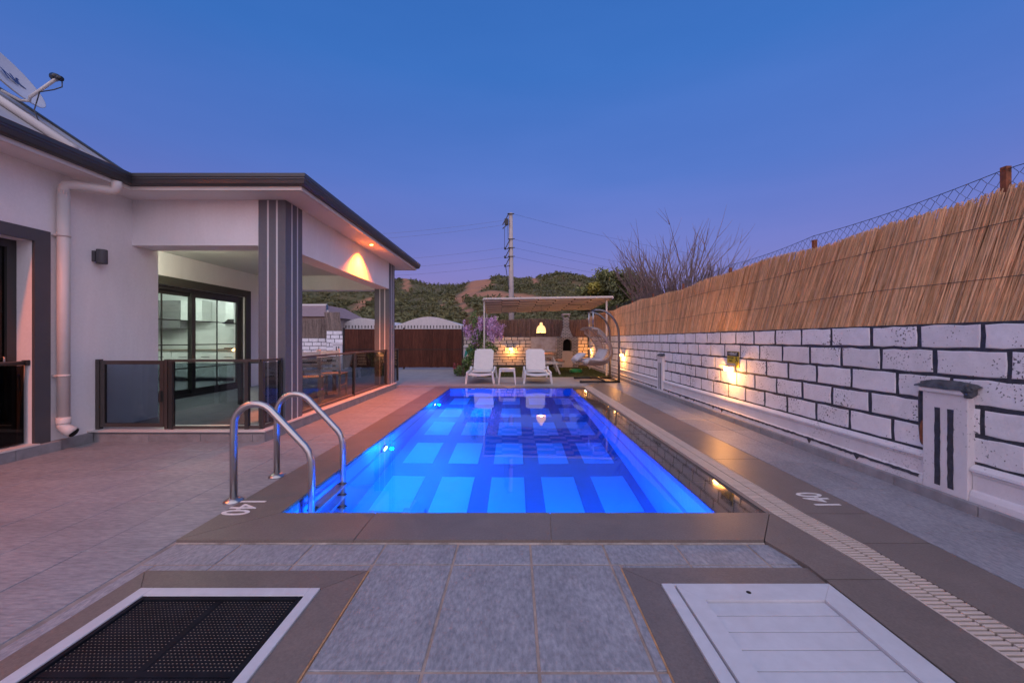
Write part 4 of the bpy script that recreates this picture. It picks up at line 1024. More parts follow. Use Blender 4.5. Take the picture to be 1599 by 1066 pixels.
# ================================================================== FURNITURE BY THE POOL
def lounger(x, label):
    t = thing('sun_lounger', label, 'sun lounger', (x, 10.9, 0), 'white sun loungers at the far end of the pool')
    y0 = 10.72
    # seat: gently dished
    n_ = 12; vs = []; 
    for i in range(n_+1):
        y = y0+1.18*i/n_; z = .30-.035*math.sin(math.pi*i/n_)+(.0 if i else -.03)
        for k in range(9):
            xx = -.31+.62*k/8; vs.append((x+xx, y, z-.028*math.cos(math.pi*(xx/.62))))
    q = [(i*9+k, i*9+k+1, (i+1)*9+k+1, (i+1)*9+k) for i in range(n_) for k in range(8)]
    mb = MB(); mb.add(vs, q, None, True); mb.add([(p[0], p[1], p[2]-.03) for p in vs], q, None, True)
    mb.add([vs[k] for k in range(9)]+[(vs[k][0], vs[k][1], vs[k][2]-.03) for k in range(9)], [(k, k+1, k+10, k+9) for k in range(8)])
    mb.build('seat', 'plastic_white', t)
    # backrest: rounded slab tilted back
    bm = bmesh.new(); bmesh.ops.create_cube(bm, size=1)
    for v_ in bm.verts: v_.co = Vector((v_.co.x*.58, v_.co.y*.045, (v_.co.z+.5)*.80))
    bmesh.ops.bevel(bm, geom=[e_ for e_ in bm.edges if abs(e_.verts[0].co.y-e_.verts[1].co.y) > .01], offset=.05, segments=4, affect='EDGES')
    bmesh.ops.bevel(bm, geom=bm.edges[:], offset=.008, segments=2, affect='EDGES')
    Mx = Matrix.Translation((x, y0+1.12, .27)) @ Matrix.Rotation(rad(-38), 4, 'X')
    MB().bm(bm, Mx).build('backrest', 'cushion_white', t)
    MB().cbox(x-.28, x+.28, y0+.55, y0+1.1, .275, .31, .015).build('cushion', 'cushion_white', t)
    for s in (-1, 1):
        X = x+s*.345
        MB().prism([(y0-.02, .20), (y0-.02, .30), (y0+.05, .33), (y0+.9, .33), (y0+1.0, .40), (y0+1.12, .41), (y0+1.2, .34), (y0+1.95, .33), (y0+1.97, .27), (y0+1.2, .25), (y0+.2, .25)], (X-.022, X+.022), lambda u, v, tt: (tt, u, v)).build('side_rail', 'plastic_white', t)
        for ya in (y0+.04, y0+1.75):
            MB().prism([(X-.03+s*.0, .26), (X+.03, .26), (X+.025+s*.035, 0), (X-.025+s*.035, 0)], (ya, ya+.09), lambda u, v, tt: (u, tt, v)).build('leg', 'plastic_white', t)
    return t
lounger((750-VX)*10.9/F, 'white plastic sun lounger with raised back, nearer the flowering climber')
lounger((839.5-VX)*10.9/F, 'white plastic sun lounger with raised back, nearer the hanging chair')
tx = (792-VX)*10.8/F
st = thing('side_table', 'small square white plastic table between the two loungers', 'side table', (tx, 10.8, 0))
MB().cbox(tx-.215, tx+.215, 10.62, 11.05, .39, .42, .012).build('table_top', 'plastic_white', st)
for sx in (-1, 1):
    for y in (10.65, 11.02):
        MB().prism([(tx+sx*.19-.025, .39), (tx+sx*.19+.025, .39), (tx+sx*.225+.014, 0), (tx+sx*.225-.014, 0)], (y-.018, y+.018), lambda u, v, tt: (u, tt, v)).build('leg', 'plastic_white', st)
MB().box(tx-.18, tx+.18, 10.645, 10.655, .34, .39).box(tx-.18, tx+.18, 11.015, 11.025, .34, .39).build('apron', 'plastic_white', st)

# hanging chair
hc = thing('hanging_chair', 'double wicker hanging chair on a curved steel stand by the right wall', 'hanging chair', (2.4, 11.6, 0))
arc = []
for k in range(15):
    t = k/14*rad(100); arc.append((2.88-.62*(1-math.cos(t))*.95, 1.32+.70*math.sin(t)))
arc = [(2.88, .03), (2.88, .7)]+arc
arc[-1] = (2.20, 2.02)
for y in (11.1, 12.15): MB().tube([(p, y, q) for p, q in arc], .03, 10).build('stand_arc', 'steel_dark', hc)
for y in (11.05, 12.2):
    MB().tube([(1.78, y, .03), (2.9, y, .03)], .028, 8).build('base_bar', 'appliance_black', hc)
    for xx in (1.82, 2.3): MB().tube([(xx, y, 0), (xx, y, .06)], .04, 8).build('base_foot', 'appliance_black', hc)
for xx in (2.88, 2.5): MB().tube([(xx, 11.05, .035), (xx, 12.2, .035)], .025, 8).build('base_bar', 'appliance_black', hc)
MB().tube([(2.20, 11.1, 2.02), (2.20, 12.15, 2.02)], .022, 8).build('top_bar', 'steel_dark', hc)
for y in (11.3, 11.95): MB().tube([(2.20, y, 2.02), (2.20, y, 1.55)], .022, 8).build('hanger', 'steel', hc)
prof = [(2.06, 1.55), (2.30, 1.50), (2.50, 1.33), (2.65, 1.12), (2.72, .92), (2.72, .74), (2.62, .58), (2.45, .49), (2.25, .46), (2.0, .47), (1.78, .50)]
def smooth(P, n=6):
    out = []
    for i in range(len(P)-1):
        p0, p1, p2, p3 = P[max(i-1,0)], P[i], P[i+1], P[min(i+2, len(P)-1)]
        for k in range(n):
            t = k/n; out.append(tuple(.5*((2*p1[j])+(-p0[j]+p2[j])*t+(2*p0[j]-5*p1[j]+4*p2[j]-p3[j])*t*t+(-p0[j]+3*p1[j]-3*p2[j]+p3[j])*t**3) for j in range(2)))
    return out+[P[-1]]
PR = smooth(prof)
cen = Vector((2.05, 1.0))
ins_ = [tuple(Vector(p)+(cen-Vector(p)).normalized()*(.15 if 4 < i < len(PR)-4 else .05)) for i, p in enumerate(PR)]
ya, yb = 11.22, 12.03
RC = (2.3, 11.62); RA = rad(13)
def turn(mb):
    c, s_ = math.cos(RA), math.sin(RA)
    mb.v = [(RC[0]+(p[0]-RC[0])*c-(p[1]-RC[1])*s_, RC[1]+(p[0]-RC[0])*s_+(p[1]-RC[1])*c, p[2]) for p in mb.v]; return mb
for y, s_ in ((ya, 1), (yb, -1)):
    turn(MB().tube([(p, y+s_*.1, q) for p, q in PR], .016, 7)).build('shell_rim', 'wicker', hc)
    turn(MB().tube([(p, y-s_*.06, q) for p, q in ins_], .024, 7)).build('shell_rim', 'wicker', hc)
    for i in range(0, len(PR), 1): turn(MB().tube([(PR[i][0], y+s_*.1, PR[i][1]), (ins_[i][0], y-s_*.06, ins_[i][1])], .011, 5)).build('wicker_strand', 'wicker', hc)
for i in range(0, len(PR), 2): turn(MB().tube([(PR[i][0], ya+.1, PR[i][1]), (PR[i][0]+.03, (ya+yb)/2, PR[i][1]), (PR[i][0], yb-.1, PR[i][1])], .013, 6)).build('wicker_bar', 'wicker', hc)
for y in (11.45, 11.62, 11.8): turn(MB().tube([(p+.02, y, q) for p, q in PR], .009, 6)).build('wicker_bar', 'wicker', hc)
def cushion(x, y, z, sx, sy, sz, ry=0, material='wicker_cushion'):
    bm = bmesh.new(); bmesh.ops.create_cube(bm, size=1); bmesh.ops.subdivide_edges(bm, edges=bm.edges[:], cuts=5, use_grid_fill=True)
    for v_ in bm.verts:
        a, b2_ = v_.co.x*2, v_.co.y*2; f_ = (1-abs(a)**3.2)*(1-abs(b2_)**3.2); v_.co = Vector((v_.co.x*sx, v_.co.y*sy, v_.co.z*sz*(.25+.75*max(0, f_))))
    M2 = Matrix.Translation((x, y, z)) @ Matrix.Rotation(ry, 4, 'Y'); return MB().bm(bm, M2, True)
turn(cushion(2.22, 11.62, .58, .72, .7, .17)).build('seat_cushion', 'wicker_cushion', hc)
turn(cushion(2.50, 11.62, .76, .36, .6, .15, rad(-62))).build('back_cushion', 'wicker_cushion', hc)
lone('pillow', turn(cushion(1.80, 11.62, .70, .34, .42, .17, rad(-35))), 'wicker_cushion', 'grey pillow lying at the front of the hanging chair', 'pillow')
lone('garden_hose', MB().tube([(2.15+(.20+.012*math.sin(t*.5))*math.cos(t), 14.2+(.22)*math.sin(t), .05+t*.0032) for t in np.linspace(0, 6.28*4, 90)], .028, 6), 'hose_green', 'coiled green garden hose on the turf below the hanging chair', 'hose')

# pergola
pg = thing('pergola', 'slim pergola with woven fabric shade over the barbecue corner', 'pergola', (1, 14.5, 0))
def pz(u, v): return (2.49*(1-u)+2.55*u)*(1-v)+(2.26*(1-u)+2.42*u)*v
def pp(u, v, dz=0): return (-1.03*(1-v)*(1-u)-1.16*v*(1-u)+u*(3.13*(1-v)+3.02*v), 12.8+3.3*v, pz(u, v)+dz)
nr = 12
for j in range(0, nr+1, 6): MB().tube([pp(0, j/nr), pp(1, j/nr)], .02, 6).build('crossbar', 'pergola_frame', pg)
for u in (0, 1): MB().bar(pp(u, 0), pp(u, 1), .05, .06).build('side_beam', 'pergola_frame', pg)
MB().bar(pp(0, 0, .02), pp(1, 0, .02), .05, .06).build('front_beam', 'pergola_frame', pg)
ns = 7; npd = 6
for i in range(ns):         # weave's shaded bands painted as a dark sheet, its lit bands as pale slats
    u0, u1 = (i+.004)/ns, (i+.996)/ns
    c4 = [pp(u0, 0, .03), pp(u1, 0, .03), pp(u1, 1, .03), pp(u0, 1, .03)]
    MB().add(c4+[(p[0], p[1], p[2]+.006) for p in c4], [(0,1,2,3),(7,6,5,4),(0,4,5,1),(1,5,6,2),(2,6,7,3),(3,7,4,0)]).build('shaded_strip', 'cloth_shaded', pg)
    for k in range(npd+1):
        v = (k+(.15 if i % 2 else .65))/npd
        if v > 1: continue
        A_, B_ = Vector(pp(u0+.001, v, -.008)), Vector(pp(u1-.001, v, -.008)); d_ = Vector((0, .055, -.026))
        t4 = [A_-d_, B_-d_, B_+d_, A_+d_]; o_ = Vector((0, .004, .008))
        MB().add([tuple(p) for p in t4]+[tuple(p+o_) for p in t4], [(0,1,2,3),(7,6,5,4),(0,4,5,1),(1,5,6,2),(2,6,7,3),(3,7,4,0)]).build('slat', 'cloth_lit', pg)
for (x, y) in ((-1.02, 13.0), (2.97, 13.0), (-1.15, 16.0), (2.98, 16.0)): MB().box(x-.025, x+.025, y-.025, y+.025, 0, 2.47 if y < 14 else 2.24).build('post', 'pergola_frame', pg)

# pendant lamp
px0, py0, pz0 = (845-VX)*14/F, 14.0, H+(VY-519)*14/F
pl_ = thing('pendant_lamp', 'cream bell shaped pendant lamp glowing under the pergola', 'pendant lamp', (px0, py0, pz0))
MB().lathe([(.168, 0), (.165, .08), (.145, .17), (.10, .235), (.055, .26), (.05, .33), (.03, .35), (0, .35)], (px0, py0, pz0), 28).build('shade', 'pendant_glow', pl_)
MB().tube([(px0, py0, pz0+.35), (px0, py0, 2.42)], .006, 6).build('cord', 'wire', pl_)
MB().lathe([(0, -.03), (.03, -.02), (.04, .02), (.025, .06), (0, .08)], (px0, py0, pz0+.06), 16).build('bulb', 'lamp_warm', pl_)
light('pendant_light', 'POINT', (px0, py0, pz0+.03), 40, (1, .55, .2), .05)

# barbecue
def P(px, y): return (px-VX)*y/F
def Zp(py, y): return H+(VY-py)*y/F
by = 16.9
bq = thing('barbecue', 'brick barbecue with arched opening and tapering brick chimney', 'barbecue', (P(886, by), by, 0))
x0, x1 = P(870, by), P(903, by); ox0, ox1 = P(879, by), P(893, by); zc0, zc1 = Zp(548, by), Zp(527, by)
bd = MB(); bd.box(x0, ox0, by, by+.65, 0, zc1); bd.box(ox1, x1, by, by+.65, 0, zc1); bd.box(ox0, ox1, by+.5, by+.65, zc0, zc1)
# arch lintel
cx_ = (ox0+ox1)/2; r_ = (ox1-ox0)/2; pts = [(ox0, zc1)]; az = zc1-.06-r_
for k in range(11): t = math.pi*(1-k/10); pts.append((cx_+r_*math.cos(t), az+r_*math.sin(t)))
pts.append((ox1, zc1))
for k in range(1, len(pts)-2): bd.add([(pts[k][0], by, pts[k][1]), (pts[k+1][0], by, pts[k+1][1]), (pts[k+1][0], by, zc1), (pts[k][0], by, zc1)], [(0,1,2,3)]); bd.add([(pts[k][0], by, pts[k][1]), (pts[k+1][0], by, pts[k+1][1]), (pts[k+1][0], by+.5, pts[k+1][1]), (pts[k][0], by+.5, pts[k][1])], [(0,1,2,3)])
bd.build('body', 'bbq_brick', bq)
MB().box(ox0, ox1, by+.49, by+.499, zc0, zc1).build('firebox', 'dark_void', bq)
MB().cbox(ox0-.03, ox1+.03, by-.03, by+.5, .02, zc0, .01).build('base', 'bbq_plaster', bq)
hx0, hx1, tx0, tx1 = P(877, by), P(895, by), P(880.5, by), P(889.5, by); z0, zm, zt_ = zc1, Zp(512, by), Zp(495, by)
ch = MB(); ch.add([(hx0, by, z0), (hx1, by, z0), (hx1, by+.6, z0), (hx0, by+.6, z0), (tx0, by+.15, zm), (tx1, by+.15, zm), (tx1, by+.45, zm), (tx0, by+.45, zm), (tx0, by+.15, zt_), (tx1, by+.15, zt_), (tx1, by+.45, zt_), (tx0, by+.45, zt_)],
   [(0,1,5,4),(1,2,6,5),(2,3,7,6),(3,0,4,7),(4,5,9,8),(5,6,10,9),(6,7,11,10),(7,4,8,11)]); ch.build('chimney', 'bbq_brick', bq)
for xx in (tx0, tx1): MB().box(xx-.03, xx+.03, by+.15, by+.45, zt_, zt_+.10).build('chimney_cap', 'bbq_brick', bq)
MB().cbox(tx0-.05, tx1+.05, by+.1, by+.5, zt_+.10, zt_+.15, .01).build('chimney_cap', 'stone_panel', bq)
ct = thing('barbecue_counter', 'stone topped counter with marbled splashback left of the barbecue', 'counter', (P(855, 17), 17, 0))
MB().cbox(P(846, by), P(869.5, by), by-.05, by+.6, Zp(550, by), Zp(547, by), .008).build('worktop', 'stone_panel', ct)
MB().box(P(829, 17.5), P(870, 17.5), 17.53, 17.58, Zp(547, 17.5), Zp(526, 17.5)).build('splashback', 'stone_panel', ct)
for a in (852, 864): MB().box(P(a, by), P(a+5, by), by, by+.55, 0, Zp(550, by)).build('leg', 'bbq_brick', ct)

# picnic table
pt = thing('picnic_table', 'white A-frame picnic table with brown top behind the right lounger', 'picnic table', (P(862, 14), 14, 0))
ty = 13.7
for yy_ in (ty, ty+1.0):
    for (a, b_) in ((P(862, ty), P(874.5, ty)), (P(852, ty), P(839, ty))): MB().bar((a, yy_, .68), (b_, yy_, 0), .05, .10, (0, 1, 0)).build('leg', 'white_wood', pt)
    MB().box(P(843, ty), P(871, ty), yy_-.06, yy_-.03, .36, .44).build('cross_beam', 'white_wood', pt)
    MB().box(P(850, ty), P(864, ty), yy_-.06, yy_-.03, .60, .68).build('cross_beam', 'white_wood', pt)
    MB().bar((P(871.5, ty), yy_-.045, .40), (P(880, ty), yy_-.045, .40), .03, .08).build('cross_beam', 'white_wood', pt)
for k in range(5): MB().cbox(P(846, ty)+k*.088, P(846, ty)+k*.088+.082, ty-.2, ty+1.2, .685, .715, .005).build('top_board', 'wood_top', pt)
for a in (836, 872): MB().cbox(P(a, ty), P(a, ty)+.2, ty-.2, ty+1.2, .445, .475, .005).build('bench_board', 'wood_top', pt)

# wall lamps, lit
def lit_lamp(loc, axis, label, e_):
    t = thing('wall_lamp', label, 'wall lamp', loc, 'lit bulkhead lamps on the garden walls')
    x, y, z = loc
    if axis == 'x':
        MB().cbox(x-.02, x, y-.11, y+.11, z-.02, z+.10, .004).cbox(x-.13, x-.02, y-.125, y+.125, z+.05, z+.075, .006).build('housing', 'bbq_plaster', t)
        MB().cbox(x-.085, x-.021, y-.08, y+.08, z-.02, z+.049, .012).build('diffuser', 'lamp_hot', t); lp = (x-.16, y, z-.03)
    else:
        MB().cbox(x-.11, x+.11, y-.02, y, z-.02, z+.10, .004).cbox(x-.125, x+.125, y-.13, y-.02, z+.05, z+.075, .006).build('housing', 'bbq_plaster', t)
        MB().cbox(x-.08, x+.08, y-.085, y-.021, z-.02, z+.049, .012).build('diffuser', 'lamp_hot', t); lp = (x, y-.16, z-.03)
    light('lamp_light', 'POINT', lp, e_*.85, (1, .40, .09), .04)
lit_lamp((WX-.008, 5.93, .75), 'x', 'lit wall lamp under the yellow sign on the right wall', 16)
lit_lamp((WX-.008, 11.9, .72), 'x', 'lit wall lamp right of the hanging chair stand', 20)
lit_lamp((WX-.008, 16.9, .76), 'x', 'lit wall lamp behind the hanging chair', 18)
lit_lamp((P(798, 17.6), 17.578, .77), 'y', 'lit wall lamp on the back wall between the loungers', 22)

# warning sign
sg = thing('warning_sign', 'yellow and black slippery floor sign above the nearest wall lamp', 'sign', (WX-.01, 5.88, .9))
MB().cbox(WX-.016, WX-.010, 5.73, 6.05, .79, 1.025, .001).build('plate', 'sign_yellow', sg)
MB().box(WX-.0185, WX-.0155, 5.735, 6.045, .955, 1.02).build('header', 'sign_black', sg)
def put_text(txt, size, y, z, material, par, sx=1):
    o = link('lettering', text_mesh(txt, size, .0006), material, par)
    o.matrix_local = Matrix.Translation(Vector((WX-.0192 if material == 'sign_white' else WX-.0168, y, z))-org(par)) @ Matrix(((0,0,-1,0),(-1,0,0,0),(0,1,0,0),(0,0,0,1))) @ Matrix.Diagonal((sx, 1, 1, 1))
put_text('! DİKKAT', .052, 5.89, .987, 'sign_white', sg); put_text('KAYGAN', .045, 5.955, .925, 'sign_black', sg, .9); put_text('ZEMİN', .038, 5.955, .88, 'sign_black', sg, .9)
fg = MB()
for a, b_, w_ in (((5.80, .935), (5.785, .90), .016), ((5.785, .905), (5.755, .875), .012), ((5.795, .90), (5.815, .87), .012), ((5.80, .93), (5.83, .915), .009)): fg.bar((WX-.017, *a), (WX-.017, *b_), w_, .003, (1, 0, 0))
fg.lathe([(0, 0), (.011, 0), (.011, .002), (0, .002)], (0, 0, 0), 10); k_ = len(fg.v)
for i in range(k_-40, k_): v_ = fg.v[i]; fg.v[i] = (WX-.0185+v_[2], 5.805+v_[0], .948+v_[1])
fg.build('pictogram', 'sign_black', sg)

# ================================================================== PLANTS, POLE, FAR THINGS
# wisteria on the pergola's left post
ws = thing('flowering_climber', 'purple wisteria with trailing blossom on the pergola post', 'climber', (P(752, 13.3), 13.3, 0))
fl = MB()
def blob(cx, cz, rx, rz, cy=13.3, ry=.35):
    def f():
        while True:
            a, b_, c = R.uniform(-1,1), R.uniform(-1,1), R.uniform(-1,1)
            if a*a+b_*b_+c*c <= 1 : return (cx+a*rx, cy+b_*ry, cz+c*rz)
    return f
clus = [(771, 510, 10, 19, 46), (781, 514, 6, 13, 16), (762, 506, 9, 16, 34), (749, 502, 6, 11, 14), (745, 520, 6, 14, 12), (733, 512, 7, 12, 14), (727, 506, 4, 9, 6), (742, 535, 4, 8, 5)]
for (px, py, rx, rz, n_) in clus:
    f = blob(P(px, 13.3), Zp(py, 13.3), rx*13.3/F, rz*13.3/F)
    for _ in range(n_):
        c = Vector(f()); L = R.uniform(.14, .3)
        for k in range(44):
            t = R.random(); r_ = .04*(1-t*.8); leaves(fl, 1, lambda: c+Vector((R.gauss(0, r_), R.gauss(0, r_), -t*L)), .02, 0, .75)
fl.build('blossom', 'wisteria', ws, attr=True)
gl = MB()
for (px, py, rx, rz, n_) in ((748, 525, 14, 14, 500), (741, 500, 8, 16, 260), (760, 540, 12, 8, 300), (738, 545, 10, 10, 350), (770, 545, 8, 6, 120)): leaves(gl, n_, blob(P(px, 13.35), Zp(py, 13.35), rx*13.3/F, rz*13.3/F), .035, 0, .5)
gl.build('foliage', 'leaf_bush', ws, attr=True)
st_ = MB()
for k in range(5): st_.tube([(P(744, 13.3)+R.uniform(-.1, .1), 13.3+R.uniform(-.1, .1), 0), (P(744, 13.3)+R.uniform(-.1, .1), 13.3, .8), (P(750, 13.3)+R.uniform(-.3, .4), 13.3, 1.9)], [.022, .018, .008], 6)
st_.build('stem', 'bark', ws)
bs = thing('shrub', 'low green shrub with a few red flowers left of the loungers', 'shrub', (P(722, 13), 13, 0))
gl = MB()
for (px, py, rx, rz, n_) in ((720, 580, 14, 9, 900), (728, 566, 8, 10, 450), (735, 556, 6, 8, 220)): leaves(gl, n_, blob(P(px, 13), max(.05, Zp(py, 13)), rx*13/F, rz*13/F), .032, 0, .55)
gl.v = [(p[0], p[1], max(.004, p[2])) for p in gl.v]
gl.build('foliage', 'leaf_bush', bs, attr=True)
rfw = MB(); leaves(rfw, 60, blob(P(708, 12.9), Zp(573, 12.9), 6*13/F, 5*13/F), .025, 0, .8); rfw.build('flowers', 'red_flower', bs)
st_ = MB()
for k in range(6): st_.tube([(P(722, 13)+R.uniform(-.1, .1), 13, 0), (P(722, 13)+R.uniform(-.25, .25), 13, .35)], [.012, .005], 5)
st_.build('stem', 'bark', bs)
# green tarp draped on the pillar
bm = bmesh.new(); bmesh.ops.create_grid(bm, x_segments=16, y_segments=12, size=1)
for v in bm.verts:
    a, b_ = v.co.x, v.co.y; n_ = mnoise.noise(Vector((a*3, b_*3, 2)))
    v.co = Vector((P(739, 14)+a*.30, 14+b_*.15+n_*.08, .86+b_*.10-abs(a)**2*.16+n_*.10))
tm_ = MB().bm(bm, None, True); tm_.add([(p[0], p[1]+.006, p[2]-.006) for p in tm_.v], [tuple(f) for f in tm_.f])
lone('tarpaulin', tm_, 'tarp_green', 'crumpled green tarpaulin below the purple blossom', 'tarpaulin')
# evergreen tree
def tree_crown(name, label, blobs, nleaf, size, trunk, material='foliage', extra=None):
    t = thing(name, label, 'tree', trunk[0])
    lf = MB(); tot = sum(b_[3]*b_[4] for b_ in blobs)
    for (cx, cy_, cz, rx, rz) in blobs:
        n_ = int(nleaf*rx*rz/tot)
        sub = [Vector((max(-.7, min(.7, R.gauss(0, .42))), R.gauss(0, .4), max(-.7, min(.62, R.gauss(0, .42))))) for _ in range(max(12, n_//60))]
        for _ in range(n_):
            s = R.choice(sub); p = s+Vector((R.gauss(0, .13), R.gauss(0, .13), R.gauss(0, .13)))
            leaves(lf, 1, lambda: (cx+p.x*rx, cy_+p.y*rx, cz+p.z*rz), size, 0, .42)
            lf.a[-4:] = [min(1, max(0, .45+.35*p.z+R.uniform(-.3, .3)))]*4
    lf.build('crown', material, t, attr=True)
    if extra:
        yf = MB(); leaves(yf, extra[0], extra[1], size, 0, .42); yf.build('crown_tips', 'foliage_yellow', t, attr=True)
    tr = MB(); base = Vector(trunk[0]); tr.tube([base, base+Vector((.1, 0, trunk[1]*.5)), base+Vector((.15, 0, trunk[1]))], [.16, .12, .07], 8)
    for b_ in blobs: tr.tube([base+Vector((.1, 0, trunk[1]*.5)), ((base.x+b_[0])/2, b_[1], b_[2]-b_[4]*.5), (b_[0], b_[1], b_[2]+.3*b_[4])], [.09, .05, .02], 6)
    tr.build('trunk', 'bark', t); return t
Y_ = 20.0; S_ = Y_/F
bl = [(P(px, Y_), Y_+R.uniform(-.4, .4), Zp(py, Y_), rx*S_, rz*S_) for px, py, rx, rz in ((958, 446, 36, 26), (985, 447, 34, 24), (985, 455, 34, 24), (930, 468, 30, 24), (1005, 462, 22, 20), (960, 478, 40, 20), (952, 440, 20, 14))]
tree_crown('evergreen_tree', 'dense dark green tree behind the right end of the pergola', bl, 19000, .085, ((P(965, Y_), Y_, -.1), 2.2), extra=(900, blob(P(926, Y_), Zp(452, Y_), 13*S_, 9*S_, Y_-.5, .4)))
# bare tree
bt = thing('bare_tree', 'leafless tree with upswept branches above the reed screen', 'tree', (P(1060, 14.5), 14.5, -.1))
br_ = MB()
def branch(p, d, L, r, dep):
    n_ = 5; pts = [p]; dd = d.copy()
    for k in range(n_):
        dd = (dd+Vector((R.gauss(0, .06), R.gauss(0, .06), .035))).normalized(); pts.append(pts[-1]+dd*L/n_)
    br_.tube(pts, [r*(1-.75*k/n_) for k in range(n_+1)], 5, False)
    if dep > 0:
        for _ in range(R.randint(3, 5)):
            k = R.randint(1, n_); nd = (dd+Vector((R.gauss(0, .38), R.gauss(0, .38), R.uniform(0, .3)))).normalized()
            branch(pts[k], nd, L*R.uniform(.4, .7), r*.45, dep-1)
base = Vector((P(1060, 14.5), 14.5, -.1)); br_.tube([base, base+Vector((0, 0, 1.4))], [.14, .11], 8, False)
for k in range(74):
    a = R.uniform(-1, 1); d = Vector((a*.95+R.gauss(0, .08), R.gauss(0, .35), 1.0)).normalized()
    branch(base+Vector((a*.12, 0, 1.0+R.uniform(0, .5))), d, R.uniform(1.95, 2.65)*(1-.08*abs(a)), R.uniform(.03, .05), 2)
br_.build('branches', 'bark_pale', bt)
# utility pole with line hardware
UY = 36.0
up = thing('utility_pole', 'tall concrete electricity pole behind the pergola', 'utility pole', (P(798.5, UY), UY, -.1))
xb, xt_ = P(799, UY), P(797.5, UY); zt_ = Zp(333, UY)
MB().tube([(xb, UY, -.1), (xt_, UY, zt_)], [.27, .17], 12).build('shaft', 'concrete_pole', up)
for py in (374, 387.5, 401):
    z = Zp(py, UY); w0 = xt_-.05
    MB().bar((w0, UY-.2, z), (P(788.5, UY), UY-.2, Zp(py+16.5, UY)), .06, .07).bar((P(788, UY), UY-.2, Zp(py+16.5, UY)), (w0, UY-.2, Zp(py+14, UY)), .06, .06).bar((w0-.2, UY-.2, z), (w0+.42, UY-.2, z), .06, .07).build('crossarm', 'pole_iron', up)
    MB().lathe([(0, 0), (.06, 0), (.09, .06), (.05, .1), (.08, .16), (.04, .2), (0, .2)], (P(788.5, UY), UY-.2, Zp(py+16.5, UY)+.03), 10).build('insulator', 'sign_black', up)
MB().cbox(P(788, UY), P(794, UY), UY-.35, UY-.05, Zp(352, UY), Zp(343, UY), .02).bar((P(785, UY), UY-.2, Zp(352, UY)), (P(795, UY), UY-.2, Zp(334, UY)), .07, .08).bar((P(785, UY), UY-.2, Zp(358, UY)), (P(793, UY), UY-.2, Zp(351, UY)), .06, .08).bar((xt_-.3, UY-.2, zt_-.12), (xt_+.32, UY-.2, zt_-.12), .07, .08).build('switchgear', 'pole_iron', up)
MB().tube([(P(788, UY), UY-.2, Zp(357, UY)), (P(788, UY), UY-.2, Zp(388, UY))], .02, 5).tube([(P(793, UY), UY-.2, Zp(352, UY)), (P(793.5, UY), UY-.2, Zp(376, UY))], .02, 5).tube([(P(790, UY), UY-.2, Zp(418, UY)), (P(795, UY), UY-.3, Zp(452, UY))], .035, 5).build('drop_cable', 'pole_iron', up)
wr = []
def cable(a, b_, sag, lab):
    a, b_ = Vector(a), Vector(b_)
    pts = [a+(b_-a)*t+Vector((0, 0, -sag*4*t*(1-t))) for t in np.linspace(0, 1, 25)]
    lone('power_line', MB().tube(pts, .009, 3), 'wire', lab, 'cable', 'power lines from the concrete pole')
for k, (py, dz) in enumerate(((345, 0), (352, 0), (388, 0), (402, 0), (415, 0))):
    cable((P(788, UY), UY-.2, Zp(py, UY)), (-40, 42+2*k, Zp(py, UY)+1.2+.4*k), 1.3, ['uppermost', 'second', 'third', 'fourth', 'lowest'][k]+' thin power line running left from the concrete pole')
for k, py in enumerate((336, 375, 388, 402)):
    cable((xt_+.4, UY-.2, Zp(py, UY)), (60, 62, Zp(py, UY)+.3), 2.0, ['uppermost', 'second', 'third', 'lowest'][k]+' thin power line running right from the concrete pole')
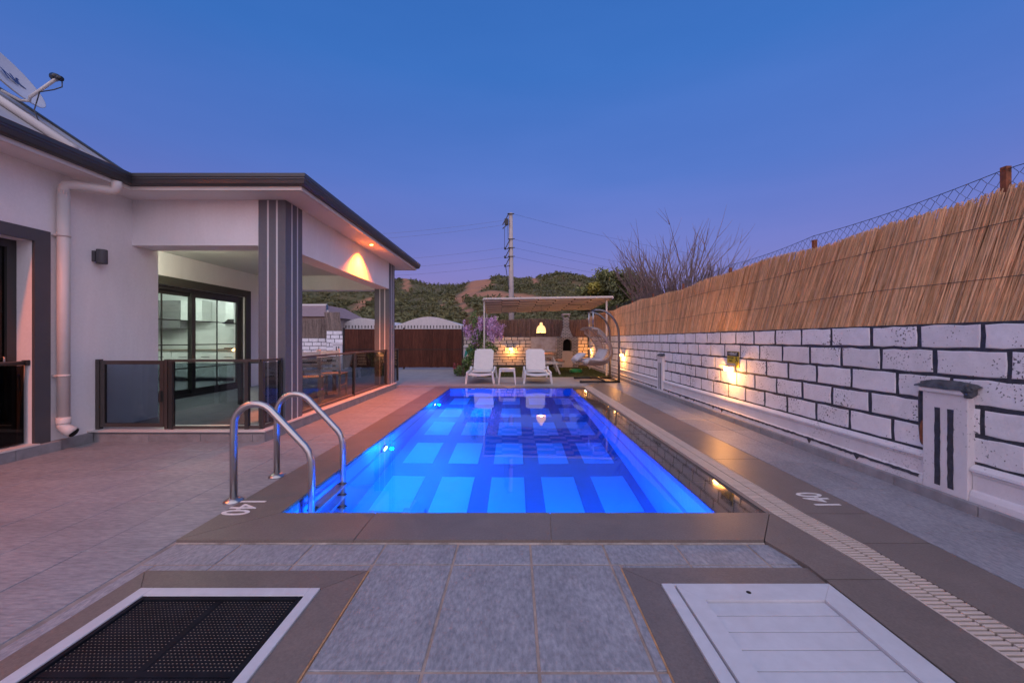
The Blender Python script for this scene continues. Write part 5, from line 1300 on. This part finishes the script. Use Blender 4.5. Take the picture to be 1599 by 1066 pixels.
# greenhouses beyond the gate
for (pa, pb, pyt, lab) in ((520, 612, 496.5, 'white ribbed polytunnel roof seen left of the far veranda column'), (612, 728, 494.5, 'white ribbed polytunnel roof behind the middle of the wooden gate')):
    gy = 30.0; a, b_ = P(pa, gy), P(pb, gy); zt_ = Zp(pyt, gy); ze = Zp(510, gy); t = thing('polytunnel', lab, 'greenhouse', ((a+b_)/2, gy, 0))
    vs = []; n_ = 28
    arcp = [(a+(b_-a)*k/n_, ze+(zt_-ze)*(math.sin(math.pi*k/n_)**1.25)) for k in range(n_+1)]
    MB().add([(x, gy, z) for x, z in arcp]+[(x, gy+25, z) for x, z in arcp], [(k, k+1, n_+2+k, n_+1+k) for k in range(n_)], None, True).build('roof_sheet', 'greenhouse', t)
    fr2 = MB(); 
    for k in range(n_): fr2.add([(arcp[k][0], gy, 0), (arcp[k+1][0], gy, 0), (arcp[k+1][0], gy, arcp[k+1][1]), (arcp[k][0], gy, arcp[k][1])], [(0,1,2,3)])
    fr2.build('end_wall', 'greenhouse', t)
    for k in range(1, n_): MB().box(arcp[k][0]-.02, arcp[k][0]+.02, gy-.03, gy, 0, arcp[k][1]).build('rib', 'greenhouse', t)
    MB().box(a, b_, gy-.06, gy-.03, ze-.22, ze-.12).build('eave_rail', 'greenhouse', t)
    cr2 = MB(); x = a
    while x < b_: cr2.box(x, x+.06, gy-.05, gy-.035, ze-.12, ze+.1); x += .24
    cr2.build('eave_fringe', 'sign_black', t)
# neighbour house beyond the left wall
nh = thing('neighbour_house', 'small house with a pinkish hipped roof beyond the left reed screen', 'house', (-14, 27, 0))
ny_ = 27.0
MB().box(-20, P(508, ny_), ny_, ny_+7, -.1, Zp(494, ny_)).build('wall', 'neighbour_wall', nh)
r0, r1 = P(489, ny_), P(515, ny_); zr, ze = Zp(473, ny_), Zp(494.5, ny_)
MB().add([(-20.5, ny_-.4, ze), (r1, ny_-.4, ze), (r1, ny_+7.4, ze), (-20.5, ny_+7.4, ze), (-19, ny_+2.0, zr), (r0, ny_+2.0, zr), (r0, ny_+5, zr), (-19, ny_+5, zr)], [(0,1,5,4),(1,2,6,5),(2,3,7,6),(3,0,4,7),(4,5,6,7)]).build('roof', 'neighbour_roof', nh)
MB().bar((-19, ny_+1.98, zr+.04), (r0, ny_+1.98, zr+.04), .12, .12).build('ridge_cap', 'stripe_white', nh)
MB().bar((r0, ny_+2, zr+.03), (r1, ny_-.4, ze+.03), .12, .1).build('hip_cap', 'gutter', nh)
